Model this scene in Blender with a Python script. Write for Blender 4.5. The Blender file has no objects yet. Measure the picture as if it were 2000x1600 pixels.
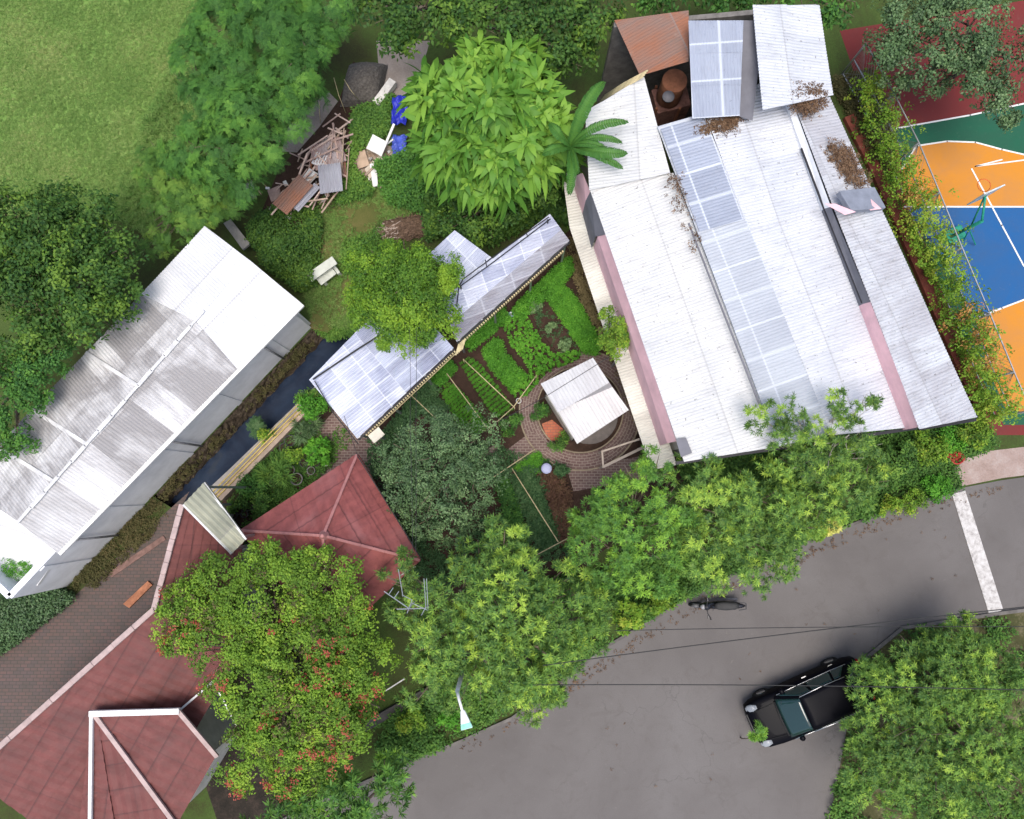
import bpy, bmesh, math, random
import numpy as np
from mathutils import Vector
R = math.radians
S = bpy.context.scene
COL = S.collection

# ---------------------------------------------------------------- camera, light
CAM_H, F, TILT = 28.0, 1500.0, R(6.0)
cam = bpy.data.cameras.new("camera"); cam.lens = 27.0; cam.sensor_width = 36.0
cam.clip_start = 0.1; cam.clip_end = 2000
co = bpy.data.objects.new("camera", cam); COL.objects.link(co)
co.location = (0, 0, CAM_H); co.rotation_euler = (TILT, 0, 0); S.camera = co

SUN_EL, SUN_AZ = R(76), R(185)          # azimuth measured from +Y (image up) towards +X
w = bpy.data.worlds.new("World"); S.world = w; w.use_nodes = True
nt = w.node_tree; bgn = nt.nodes["Background"]
sky = nt.nodes.new("ShaderNodeTexSky"); sky.sky_type = 'NISHITA'; sky.sun_disc = False
sky.sun_elevation = SUN_EL; sky.sun_rotation = SUN_AZ; sky.air_density = 1.0; sky.dust_density = 4.0; sky.ozone_density = 1.0
nt.links.new(sky.outputs[0], bgn.inputs[0]); bgn.inputs[1].default_value = 0.148
sl = bpy.data.lights.new("sun", 'SUN'); sl.energy = 1.6; sl.angle = R(32); sl.color = (1, .97, .92)
so = bpy.data.objects.new("sun", sl); COL.objects.link(so)
sd = Vector((math.sin(SUN_AZ)*math.cos(SUN_EL), math.cos(SUN_AZ)*math.cos(SUN_EL), math.sin(SUN_EL)))
so.rotation_euler = sd.to_track_quat('Z', 'Y').to_euler(); so.location = (0, 0, 60)
S.view_settings.view_transform = 'Standard'; S.view_settings.look = 'None'
S.view_settings.gamma = 1; S.view_settings.exposure = 0.55
S.render.engine = 'CYCLES'
S.cycles.max_bounces = 6; S.cycles.transparent_max_bounces = 6

def P(u, v, z=0.0):
    """world point at height z seen at photo pixel (u, v)"""
    x, y = (u-1000)/F, -(v-800)/F
    yy = y*math.cos(TILT)+math.sin(TILT); zz = y*math.sin(TILT)-math.cos(TILT)
    s = (z-CAM_H)/zz
    return Vector((x*s, yy*s, z))
def MPP(z): return (CAM_H-z)/F

# ---------------------------------------------------------------- materials
MATS = {}
class NB:
    def __init__(s, name):
        s.m = bpy.data.materials.new(name); s.m.use_nodes = True; s.nt = s.m.node_tree
        s.p = s.nt.nodes["Principled BSDF"]
    def n(s, t, **k):
        x = s.nt.nodes.new(t)
        for a, b in k.items():
            if a.startswith('i_'): x.inputs[a[2:].replace('_', ' ')].default_value = b
            else: setattr(x, a, b)
        return x
    def l(s, a, b): s.nt.links.new(a, b)
    def coord(s, kind='Object', scale=(1, 1, 1), rot=0):
        tc = s.n('ShaderNodeTexCoord'); mp = s.n('ShaderNodeMapping'); mp.inputs['Scale'].default_value = scale
        mp.inputs['Rotation'].default_value = (0, 0, rot)
        s.l(tc.outputs[kind], mp.inputs[0]); return mp.outputs[0]
    def noise(s, co_, scale=5, detail=4, rough=.6, dist=0):
        x = s.n('ShaderNodeTexNoise'); x.inputs['Scale'].default_value = scale; x.inputs['Detail'].default_value = detail
        x.inputs['Roughness'].default_value = rough; x.inputs['Distortion'].default_value = dist
        s.l(co_, x.inputs['Vector']); return x.outputs['Fac']
    def ramp(s, fac, stops):
        x = s.n('ShaderNodeValToRGB'); cr = x.color_ramp
        while len(cr.elements) > 1: cr.elements.remove(cr.elements[0])
        cr.elements[0].position = stops[0][0]; cr.elements[0].color = tuple(stops[0][1])+(1,)
        for p, c in stops[1:]:
            e = cr.elements.new(p); e.color = tuple(c)+(1,)
        s.l(fac, x.inputs[0]); return x.outputs[0]
    def val(s, fac, a, b, lo=0, hi=1):
        x = s.n('ShaderNodeMapRange'); x.inputs[1].default_value = a; x.inputs[2].default_value = b
        x.inputs[3].default_value = lo; x.inputs[4].default_value = hi; s.l(fac, x.inputs[0]); return x.outputs[0]
    def mix(s, fac, a, b, mode='MIX'):
        x = s.n('ShaderNodeMix', data_type='RGBA', blend_type=mode)
        for sock, v in ((x.inputs[0], fac), (x.inputs[6], a), (x.inputs[7], b)):
            if hasattr(v, 'is_linked') or hasattr(v, 'links'): s.l(v, sock)
            elif isinstance(v, (int, float)): sock.default_value = v
            else: sock.default_value = tuple(v)+(1,)
        return x.outputs[2]
    def math(s, op, a, b=None):
        x = s.n('ShaderNodeMath', operation=op)
        for i, v in enumerate((a, b)):
            if v is None: continue
            if isinstance(v, (int, float)): x.inputs[i].default_value = v
            else: s.l(v, x.inputs[i])
        return x.outputs[0]
    def bump(s, h, strength=.3, dist=.02):
        x = s.n('ShaderNodeBump'); x.inputs['Strength'].default_value = strength; x.inputs['Distance'].default_value = dist
        s.l(h, x.inputs['Height']); s.l(x.outputs[0], s.p.inputs['Normal'])
    def done(s, col=None, rough=.7, spec=.3, metal=0):
        if col is not None:
            if isinstance(col, (tuple, list)): s.p.inputs['Base Color'].default_value = tuple(col)+(1,)
            else: s.l(col, s.p.inputs['Base Color'])
        if isinstance(rough, (int, float)): s.p.inputs['Roughness'].default_value = rough
        else: s.l(rough, s.p.inputs['Roughness'])
        s.p.inputs['Specular IOR Level'].default_value = spec; s.p.inputs['Metallic'].default_value = metal
        return s.m

def plain(name, c, rough=.6, var=.25, scale=6, spec=.3, metal=0, bump=.15):
    if name in MATS: return MATS[name]
    b = NB(name); co_ = b.coord()
    f = b.noise(co_, scale, 5, .65)
    lo = [x*(1-var) for x in c]; hi = [min(1, x*(1+var)) for x in c]
    m = b.done(b.ramp(f, [(.3, lo), (.7, hi)]), rough, spec, metal)
    if bump: b.bump(b.noise(co_, scale*6, 4), bump, .01)
    MATS[name] = m; return m

def leafmat(name, stops, rough=.45, trans=.25, spec=.35):
    rough, spec = rough+.1, spec*.5
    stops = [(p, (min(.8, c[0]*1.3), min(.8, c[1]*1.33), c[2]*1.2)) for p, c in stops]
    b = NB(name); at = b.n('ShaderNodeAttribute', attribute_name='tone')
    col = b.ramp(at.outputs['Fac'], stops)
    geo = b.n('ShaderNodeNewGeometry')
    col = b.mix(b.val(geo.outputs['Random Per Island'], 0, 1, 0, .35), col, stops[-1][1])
    m = b.done(col, rough, spec)
    tr = b.n('ShaderNodeBsdfTranslucent'); b.l(b.mix(.6, col, (.45, .6, .05), 'MULTIPLY'), tr.inputs[0])
    b.l(col, tr.inputs[0])
    ms = b.n('ShaderNodeMixShader'); ms.inputs[0].default_value = trans
    b.l(b.p.outputs[0], ms.inputs[1]); b.l(tr.outputs[0], ms.inputs[2])
    b.l(ms.outputs[0], b.nt.nodes['Material Output'].inputs[0]); return m

def sheetmat(name, base, grey, amount=.5, dirt=.25, rough=.6, sheet=(.95, 1.6), lines=.0, spec=.3, spots=.0):
    """corrugated sheets: every sheet a little different, weathered streaks along the slope; UV in metres"""
    b = NB(name); uv = b.n('ShaderNodeUVMap').outputs[0]
    sep = b.n('ShaderNodeSeparateXYZ'); b.l(uv, sep.inputs[0])
    fu = b.math('FLOOR', b.math('DIVIDE', sep.outputs[0], sheet[0])); fv = b.math('FLOOR', b.math('DIVIDE', sep.outputs[1], sheet[1]))
    cb = b.n('ShaderNodeCombineXYZ'); b.l(fu, cb.inputs[0]); b.l(fv, cb.inputs[1])
    wn = b.n('ShaderNodeTexWhiteNoise', noise_dimensions='2D'); b.l(cb.outputs[0], wn.inputs[0])
    mp = b.n('ShaderNodeMapping'); mp.inputs['Scale'].default_value = (1, .22, 1); b.l(uv, mp.inputs[0])
    streak = b.noise(mp.outputs[0], 5, 6, .7); big = b.noise(uv, .45, 4, .6, .6)
    f = b.math('ADD', b.math('MULTIPLY', wn.outputs[0], .24), b.math('ADD', big, .055))
    f = b.math('ADD', f, b.math('MULTIPLY', streak, .3))
    t = 1.15-amount*.65
    col = b.mix(b.val(f, t-.16, t+.16), base, grey)
    col = b.mix(b.val(streak, .5, .85, 0, dirt), col, (.16, .14, .12))
    seam = b.math('FRACT', b.math('DIVIDE', sep.outputs[1], sheet[1]))
    if not lines: col = b.mix(b.val(seam, .955, .985, 0, .38), col, (.25, .24, .24))
    st2 = b.noise(uv, 2.1, 7, .75, .8); col = b.mix(b.val(st2, .58, .74, 0, dirt*.9), col, (.30, .27, .24))
    if spots: col = b.mix(b.val(b.noise(uv, 7, 6, .75), .60, .67, 0, spots), col, (.05, .035, .025))
    if lines:
        pu = b.math('ABSOLUTE', b.math('SUBTRACT', b.math('FRACT', b.math('DIVIDE', sep.outputs[0], sheet[0])), .5))
        pv = b.math('ABSOLUTE', b.math('SUBTRACT', b.math('FRACT', b.math('DIVIDE', sep.outputs[1], sheet[1])), .5))
        ln = b.math('MAXIMUM', b.val(pu, .44, .48), b.val(pv, .465, .485))
        col = b.mix(b.math('MULTIPLY', ln, lines), col, (.8, .84, .9))
    return b.done(col, rough, spec)

def brickmat(name, c1, c2, mortar, w_=.22, h_=.11, ms=.012, rough=.85, noise_amt=.5, freq=2):
    b = NB(name); uv = b.n('ShaderNodeUVMap').outputs[0]
    br = b.n('ShaderNodeTexBrick'); br.inputs['Scale'].default_value = 1; br.inputs['Brick Width'].default_value = w_
    br.inputs['Row Height'].default_value = h_; br.inputs['Mortar Size'].default_value = ms; br.offset_frequency = freq
    for i, c in ((1, c1), (2, c2), (3, mortar)): br.inputs[i].default_value = tuple(c)+(1,)
    b.l(uv, br.inputs[0])
    n = b.noise(uv, 1.3, 6, .7)
    col = b.mix(b.val(n, .35, .75, 0, noise_amt), br.outputs[0], (.06, .055, .04))
    m = b.done(col, rough, .2); b.bump(br.outputs[1], -.4, .01); return m

def groundmat(name, stops, scale=1.2, rough=.95, fine=.35, fscale=14, bump=.5):
    b = NB(name); co_ = b.coord()
    f = b.math('ADD', b.math('MULTIPLY', b.noise(co_, scale, 6, .65, .4), 1-fine), b.math('MULTIPLY', b.noise(co_, fscale, 5, .7), fine))
    m = b.done(b.ramp(f, stops), rough, .15); b.bump(b.noise(co_, fscale*2, 5), bump, .03); return m

# ---------------------------------------------------------------- object helpers
def tag(o, label=None, cat=None, group=None, kind=None):
    for k, v in (('label', label), ('category', cat), ('group', group), ('kind', kind)):
        if v: o[k] = v
    return o
def thing(name, label, cat, loc, group=None):
    o = bpy.data.objects.new(name, None); COL.objects.link(o); o.location = loc; o.empty_display_size = .3
    o['wloc'] = tuple(loc); return tag(o, label, cat, group)
def wl(o): return Vector(o['wloc']) if o is not None and 'wloc' in o else Vector((0, 0, 0))
def mesh(name, V, Fc, mat, parent=None, uv=None, tone=None, smooth=False, origin=None, mats=None, midx=None):
    """V in world coordinates; stored relative to the thing's base (or to `origin`)"""
    V = np.asarray([tuple(v) for v in V] if not isinstance(V, np.ndarray) else V, dtype=np.float64)
    if parent is not None: o0 = wl(parent)
    else: o0 = Vector(origin) if origin is not None else Vector((V[:, 0].mean(), V[:, 1].mean(), V[:, 2].min()))
    V = V-np.array(o0)
    me = bpy.data.meshes.new(name)
    if isinstance(Fc, np.ndarray):
        n, k = Fc.shape
        me.vertices.add(len(V)); me.vertices.foreach_set('co', V.astype(np.float32).ravel())
        me.loops.add(n*k); me.loops.foreach_set('vertex_index', Fc.astype(np.int32).ravel())
        me.polygons.add(n); me.polygons.foreach_set('loop_start', np.arange(0, n*k, k, dtype=np.int32))
        me.polygons.foreach_set('loop_total', np.full(n, k, dtype=np.int32))
        me.update(calc_edges=True)
    else:
        me.from_pydata([tuple(v) for v in V], [], Fc); me.update()
    if uv is not None:
        lay = me.uv_layers.new(name='UVMap'); idx = np.empty(len(me.loops), dtype=np.int32)
        me.loops.foreach_get('vertex_index', idx); lay.data.foreach_set('uv', np.asarray(uv, dtype=np.float32)[idx].ravel())
    if tone is not None:
        a = me.attributes.new('tone', 'FLOAT', 'POINT'); a.data.foreach_set('value', np.asarray(tone, dtype=np.float32))
    if smooth: me.polygons.foreach_set('use_smooth', np.ones(len(me.polygons), dtype=bool))
    me.materials.append(mat)
    o = bpy.data.objects.new(name, me); COL.objects.link(o)
    if parent is not None:
        o.parent = parent; o['wloc'] = tuple(o0)
        if parent.type == 'MESH' : pass
    else:
        o.location = o0; o['wloc'] = tuple(o0)
    return o

class MB:
    def __init__(s): s.V = []; s.F = []
    def add(s, vs, fs):
        k = len(s.V); s.V += [Vector(v) for v in vs]; s.F += [tuple(i+k for i in f) for f in fs]; return s
    def hexa(s, b, t):
        """box from 4 bottom and 4 top corners"""
        return s.add(list(b)+list(t), [(3, 2, 1, 0), (4, 5, 6, 7), (0, 1, 5, 4), (1, 2, 6, 5), (2, 3, 7, 6), (3, 0, 4, 7)])
    def box(s, c, d, ax=0.0, tilt=0.0, bev=0):
        c = Vector(c); x, y, z = d[0]/2, d[1]/2, d[2]/2
        ca, sa = math.cos(ax), math.sin(ax); ct, st = math.cos(tilt), math.sin(tilt)
        def tr(p):
            a, b_, e = p; a, e = a*ct-e*st, a*st+e*ct
            return c+Vector((a*ca-b_*sa, a*sa+b_*ca, e))
        q = [(-x, -y), (x, -y), (x, y), (-x, y)]
        return s.hexa([tr((a, b_, -z)) for a, b_ in q], [tr((a, b_, z)) for a, b_ in q])
    def bar(s, a, b, w_, h_=None, up=Vector((0, 0, 1))):
        a, b = Vector(a), Vector(b); h_ = h_ or w_; d = (b-a).normalized()
        sd_ = d.cross(up)
        if sd_.length < 1e-4: sd_ = Vector((1, 0, 0))
        sd_.normalize(); u2 = sd_.cross(d)
        q = [(-1, -1), (1, -1), (1, 1), (-1, 1)]
        return s.hexa([a+sd_*x*w_/2+u2*y*h_/2 for x, y in q], [b+sd_*x*w_/2+u2*y*h_/2 for x, y in q])
    def tube(s, pts, rad, n=8, cap=True):
        pts = [Vector(p) for p in pts]; rad = rad if isinstance(rad, (list, tuple)) else [rad]*len(pts)
        k = len(s.V); prev = None
        for i, p in enumerate(pts):
            d = (pts[min(i+1, len(pts)-1)]-pts[max(i-1, 0)]).normalized()
            a = prev if prev is not None else (Vector((0, 0, 1)) if abs(d.z) < .9 else Vector((1, 0, 0)))
            a = (a-d*a.dot(d)).normalized(); prev = a; b_ = d.cross(a)
            for j in range(n):
                t = 2*math.pi*j/n; s.V.append(p+(a*math.cos(t)+b_*math.sin(t))*rad[i])
        for i in range(len(pts)-1):
            for j in range(n):
                j2 = (j+1) % n; s.F.append((k+i*n+j, k+i*n+j2, k+(i+1)*n+j2, k+(i+1)*n+j))
        if cap:
            s.F.append(tuple(k+j for j in range(n))[::-1]); e = k+(len(pts)-1)*n; s.F.append(tuple(e+j for j in range(n)))
        return s
    def cyl(s, c, r, h, n=20, r2=None):
        c = Vector(c); return s.tube([c, c+Vector((0, 0, h))], [r, r2 if r2 is not None else r], n)
    def torus(s, c, R1, r, n=22, m=8, nrm=Vector((0, 0, 1))):
        nrm = Vector(nrm).normalized(); a = nrm.orthogonal().normalized(); b_ = nrm.cross(a); k = len(s.V); c = Vector(c)
        for i in range(n):
            t = 2*math.pi*i/n; d = a*math.cos(t)+b_*math.sin(t)
            for j in range(m):
                q = 2*math.pi*j/m; s.V.append(c+d*(R1+r*math.cos(q))+nrm*r*math.sin(q))
        for i in range(n):
            for j in range(m):
                i2, j2 = (i+1) % n, (j+1) % m; s.F.append((k+i*m+j, k+i2*m+j, k+i2*m+j2, k+i*m+j2))
        return s
    def prism(s, poly, z0, z1):
        n = len(poly); vs = [(p[0], p[1], z0) for p in poly]+[(p[0], p[1], z1) for p in poly]
        return s.add(vs, [tuple(range(n))[::-1], tuple(range(n, 2*n))]+[(i, (i+1) % n, n+(i+1) % n, n+i) for i in range(n)])
    def build(s, name, mat, parent=None, smooth=False, bevel=0, origin=None):
        o = mesh(name, s.V, s.F, mat, parent, smooth=smooth, origin=origin)
        if bevel:
            b = o.modifiers.new('bevel', 'BEVEL'); b.width = bevel; b.segments = 2; b.limit_method = 'ANGLE'
        return o

def flat(name, poly, z, mat, label=None, cat=None, kind='structure', thick=0, subdiv=None):
    """sheet on the ground from photo-pixel polygon; UV in metres"""
    pts = [P(u, v, z) for u, v in poly]; uv = [(p.x, p.y) for p in pts]
    o = mesh(name, pts, [tuple(range(len(pts)))], mat, uv=uv)
    if o.data.polygons[0].normal.z < 0: o.data.flip_normals()
    if kind: o['kind'] = kind
    return tag(o, label, cat)

def corr(name, A, B, C, D, mat, parent, pitch=.10, amp=.009, row=1.6, step=.014, seg=5, label=None, wob=.012, seed=0):
    """corrugated or tiled surface; A-B is the low edge, D-C the high one, waves run up the slope"""
    A, B, C, D = map(Vector, (A, B, C, D)); ax = (B-A).normalized(); nrm = (B-A).cross(D-A).normalized()
    if nrm.z < 0: nrm = -nrm
    vx = nrm.cross(ax)
    if vx.dot(D-A) < 0: vx = -vx
    L = max((D-A).length, (C-B).length); nr = max(1, round(L/row)); rng = random.Random(seed or hash(name) % 1000)
    umin = min((p-A).dot(ax) for p in (A, B, C, D)); umax = max((p-A).dot(ax) for p in (A, B, C, D))
    du = pitch/seg; K = int((umax-umin)/du)+1; us = [umin+i*du for i in range(K+2)]
    V = []; Fc = []; UV = []
    ph = rng.random()*6
    for r in range(nr):
        t0, t1 = r/nr, min(1, (r+1)/nr+(.04 if r < nr-1 else 0)); sub = 3
        base = len(V)
        wb = [rng.uniform(-wob, wob) for _ in range(4)]
        for q in range(sub+1):
            t = t0+(t1-t0)*q/sub; Lp = A.lerp(D, t); Rp = B.lerp(C, t)
            uL, uR = (Lp-A).dot(ax), (Rp-A).dot(ax); w_ = max(uR-uL, 1e-6)
            for u in us:
                uc = min(max(u, uL), uR); p = Lp+(Rp-Lp)*((uc-uL)/w_)
                sh = math.floor(uc/.95)
                h = amp*math.sin(2*math.pi*uc/pitch)+step*(1-q/sub)+.006*math.sin(sh*12.9+r*7.7)+wob*math.sin(uc*.9+ph+r)
                V.append(p+nrm*h); UV.append((uc, (p-A).dot(vx)))
        n = len(us)
        for q in range(sub):
            t = t0+(t1-t0)*q/sub; t2 = t0+(t1-t0)*(q+1)/sub
            r0 = ((A.lerp(D, t)-A).dot(ax), (B.lerp(C, t)-A).dot(ax)); r1 = ((A.lerp(D, t2)-A).dot(ax), (B.lerp(C, t2)-A).dot(ax))
            lo, hi = min(r0[0], r1[0]), max(r0[1], r1[1])
            for i in range(n-1):
                if us[i+1] <= lo or us[i] >= hi: continue
                a = base+q*n+i; Fc.append((a, a+1, a+n+1, a+n))
    o = mesh(name, V, Fc, mat, parent, uv=UV)
    # faces up
    if sum(p.normal.dot(nrm) for p in list(o.data.polygons)[:50]) < 0: o.data.flip_normals()
    so_ = o.modifiers.new('thick', 'SOLIDIFY'); so_.thickness = .012; so_.offset = -1
    if label: o['label'] = label
    return o

def wall_run(name, pts, z0, z1, mat, parent, th=.16, closed=False):
    """walls along a polyline of world xy points; z1 a number or one per point"""
    m = MB(); n = len(pts); zt = z1 if isinstance(z1, (list, tuple)) else [z1]*n
    for i in range(n if closed else n-1):
        a, b = Vector(pts[i][:2]).to_3d(), Vector(pts[(i+1) % n][:2]).to_3d(); d = (b-a).normalized(); s_ = Vector((-d.y, d.x, 0))*th/2
        za, zb = zt[i], zt[(i+1) % n]
        q = [a-s_, b-s_, b+s_, a+s_]
        m.hexa([Vector((p.x, p.y, z0)) for p in q], [Vector((p.x, p.y, z)) for p, z in zip(q, (za, zb, zb, za))])
    return m.build(name, mat, parent)

# ---------------------------------------------------------------- foliage
RNG = np.random.default_rng(7)
def unit(a): return a/np.maximum(np.linalg.norm(a, axis=-1, keepdims=True), 1e-9)
def leaves(o, d, up, L, W, droop, tone, st=(0, .45, 1), wd=(.12, 1, .04), fold=.12):
    """o,d,up: (N,3); L,W,droop,tone: (N,). every leaf a narrow strip of quads, folded along its midrib"""
    N = len(o); st = np.array(st); wd = np.array(wd); k = len(st)
    sd_ = unit(np.cross(d, up)); nn = unit(np.cross(sd_, d))
    c = o[:, None, :]+d[:, None, :]*(L[:, None]*st)[:, :, None]-np.array([0, 0, 1.])*(droop[:, None]*L[:, None]*st**2)[:, :, None]
    off = sd_[:, None, :]*(W[:, None]*wd/2)[:, :, None]
    lift = nn[:, None, :]*(W[:, None]*wd*fold)[:, :, None]
    V = np.stack([c-off+lift, c+off+lift], 2).reshape(-1, 3)
    base = (np.arange(N)*2*k)[:, None]
    f = np.concatenate([np.stack([base[:, 0]+2*i, base[:, 0]+2*i+1, base[:, 0]+2*i+3, base[:, 0]+2*i+2], 1) for i in range(k-1)])
    return V, f, np.repeat(tone, 2*k)
def cat_l(parts):
    Vs, Fs, Ts = [], [], []; k = 0
    for V, f, t in parts: Vs.append(V); Fs.append(f+k); Ts.append(t); k += len(V)
    return np.concatenate(Vs), np.concatenate(Fs), np.concatenate(Ts)
def randdir(n): return unit(RNG.normal(size=(n, 3)))

def sprout(pos, axis, tone, kind, sc=1.0):
    """leaf sprays at pos (N,3) with axis (N,3)"""
    N = len(pos)
    K = dict(whorl=(13, .25, .048, .25), oval=(12, .13, .075, .2), small=(12, .085, .055, .2), tiny=(10, .05, .032, .1),
             blade=(9, .32, .022, .5), broad=(9, 1.0, .25, .5), rose=(9, .22, .11, .2), fern=(7, .45, .03, .35))[kind]
    n, L, W, dr = K; L, W = L*sc, W*sc
    rep = lambda a: np.repeat(a, n, axis=0)
    up = unit(axis); a = unit(np.cross(up, unit(RNG.normal(size=(N, 3))))); b = np.cross(up, a)
    ang = np.tile(np.arange(n)*2.39996, N)+rep(RNG.random(N)*6.28)+RNG.normal(size=N*n)*.15
    rad = rep(a)*np.cos(ang)[:, None]+rep(b)*np.sin(ang)[:, None]
    jit = RNG.random(N*n)
    t = np.clip(rep(tone)+RNG.normal(size=N*n)*.1, 0, 1)
    Ls, Ws = L*(.7+.5*RNG.random(N*n)), W*(.8+.4*RNG.random(N*n))
    if kind in ('whorl', 'rose', 'broad'):
        el = .15+.75*jit**1.5
        d = unit(rad*(1-el*.55)[:, None]+rep(up)*el[:, None]); o = rep(pos)-rep(up)*((1-jit)*L*.35)[:, None]
        if kind == 'broad':
            return leaves(o, d, rep(up), Ls, Ws, dr*(.6+.9*RNG.random(N*n)), t, (0, .2, .45, .7, 1), (.1, .7, 1, .8, .05), .18)
        return leaves(o, d, rep(up), Ls, Ws, dr*(.5+RNG.random(N*n)), t)
    if kind == 'blade':
        d = unit(rad*.6+rep(up)*(.5+.7*jit)[:, None]); return leaves(rep(pos), d, rad, Ls, Ws, dr*(.4+RNG.random(N*n)), t)
    if kind == 'fern':
        # feathery compound leaves: thin rachis with pairs of leaflets
        d = unit(rad*.9+rep(up)*(.15+.5*jit)[:, None]); o = rep(pos); m = 9
        parts = [leaves(o, d, rep(up), Ls, Ws*.35, np.full(N*n, dr), t)]
        ss = unit(np.cross(d, rep(up)))
        for q in range(1, m+1):
            s_ = q/(m+.5); c = o+d*(Ls*s_)[:, None]-np.array([0, 0, 1.])*(dr*Ls*s_*s_)[:, None]
            for sg in (-1, 1):
                dd = unit(ss*sg+d*.45+np.array([0, 0, -.15])); parts.append(leaves(c, dd, rep(up), Ls*.3*math.sin(.5+2.3*s_), Ws*.9, np.full(N*n, .15), t))
        return cat_l(parts)
    o = rep(pos)+randdir(N*n)*(L*1.7*RNG.random(N*n)**.5)[:, None]
    d = unit(rad+randdir(N*n)*.5+rep(up)*.15); nn = unit(rep(up)+randdir(N*n)*.55)
    return leaves(o, d, nn, Ls, Ws, dr*np.ones(N*n), t)

def lobes_pts(lobes, dens, clump=.32, low=-.25, depth=.35):
    """clumped positions over lobes given in world (center, radius, squash)"""
    ps, ax, tn = [], [], []
    for c, r, sq in lobes:
        nc = max(4, int(9*(r/.8)**1.3)); dirs = randdir(nc*6+30); dirs = dirs[dirs[:, 2] > low][:nc]
        ccl = dirs*r*(.66+.22*RNG.random(len(dirs)))[:, None]; cr = r*clump*(.7+.7*RNG.random(len(dirs)))
        if r > 1.2: cr = np.maximum(.42, cr*.8)
        tcl = RNG.random(len(dirs))
        n = max(6, int(dens*4*math.pi*r*r/len(dirs)*.55))
        for q, rr, tc in zip(ccl, cr, tcl):
            d2 = unit(randdir(n)+np.array([0, 0, .35])+unit(q[None])*.35); pp = q+d2*(rr*(.55+.5*RNG.random(n)))[:, None]
            ps.append(pp); ax.append(unit(d2+unit(pp)*.5+np.array([0, 0, .7]))); tn.append(np.clip(.08+.72*tc**1.5+RNG.normal(size=n)*.15, 0, 1))
            
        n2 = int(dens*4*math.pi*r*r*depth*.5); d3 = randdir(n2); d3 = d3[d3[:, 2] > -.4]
        ps.append(d3*r*(.35+.4*RNG.random(len(d3)))[:, None]); ax.append(unit(d3+np.array([0, 0, .6]))); tn.append(RNG.random(len(d3))*.2)  # inner leaves keep the darkest tones, crown shade put into their colour
        k = len(ps)
        for i in range(len(ps)-1-len(ccl), len(ps)):
            ps[i] = ps[i]*np.array([1, 1, sq])+np.array(c)
    return np.concatenate(ps), np.concatenate(ax), np.concatenate(tn)

BARK = None
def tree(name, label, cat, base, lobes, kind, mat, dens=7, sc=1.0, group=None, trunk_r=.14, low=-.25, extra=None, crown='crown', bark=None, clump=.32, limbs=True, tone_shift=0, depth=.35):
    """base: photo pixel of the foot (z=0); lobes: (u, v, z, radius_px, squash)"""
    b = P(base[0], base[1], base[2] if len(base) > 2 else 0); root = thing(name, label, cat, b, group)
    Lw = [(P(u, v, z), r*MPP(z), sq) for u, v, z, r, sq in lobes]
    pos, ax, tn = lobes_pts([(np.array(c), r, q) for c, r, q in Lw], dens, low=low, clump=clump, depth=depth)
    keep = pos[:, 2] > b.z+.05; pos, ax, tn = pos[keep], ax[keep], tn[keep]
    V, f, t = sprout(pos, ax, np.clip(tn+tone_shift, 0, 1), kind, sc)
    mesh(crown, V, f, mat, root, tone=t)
    if limbs:
        top = sum((c for c, r, q in Lw), Vector())/len(Lw); fork = Vector((b.x*.6+top.x*.4, b.y*.6+top.y*.4, b.z+(top.z-b.z)*.5))
        m = MB(); mid = b.lerp(fork, .5)+Vector((.06, -.04, 0))
        m.tube([b-Vector((0, 0, .05)), b+Vector((0, 0, .15)), mid, fork], [trunk_r*1.3, trunk_r, trunk_r*.85, trunk_r*.7], 9)
        m.build('trunk', bark or BARK, root, smooth=True)
        m = MB(); rr = random.Random(len(lobes))
        for c, r, q in Lw:
            e = c+Vector((0, 0, r*q*.25)); k = fork.lerp(e, .5)+Vector((rr.uniform(-.15, .15), rr.uniform(-.15, .15), .12))
            m.tube([fork-Vector((0, 0, .1)), k, e], [trunk_r*.5, trunk_r*.33, trunk_r*.15], 6)
            for _ in range(5):
                d = Vector((rr.gauss(0, 1), rr.gauss(0, 1), rr.uniform(-.1, .8))).normalized(); s0 = fork.lerp(e, rr.uniform(.5, .95))
                m.tube([s0, s0+d*r*.45, c+d*r*.8*Vector((1, 1, q)).length/1.7], [trunk_r*.18, trunk_r*.12, trunk_r*.05], 5)
        m.build('limbs', bark or BARK, root, smooth=True)
    if extra:
        for nm, mt, n, knd, s2, lo in extra:
            idx = RNG.integers(0, len(pos), n); pp = pos[idx]+ax[idx]*.12
            if lo is not None:
                idx = [i for i in range(n) if lo(pp[i])]; pp = pp[idx]
            else: idx = list(range(n))
            V, f, t = sprout(pp, unit(RNG.normal(size=(len(pp), 3))*.4+np.array([0, 0, 1.])), RNG.random(len(pp)), knd, s2)
            mesh(nm, V, f, mt, root, tone=t)
    return root

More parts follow.
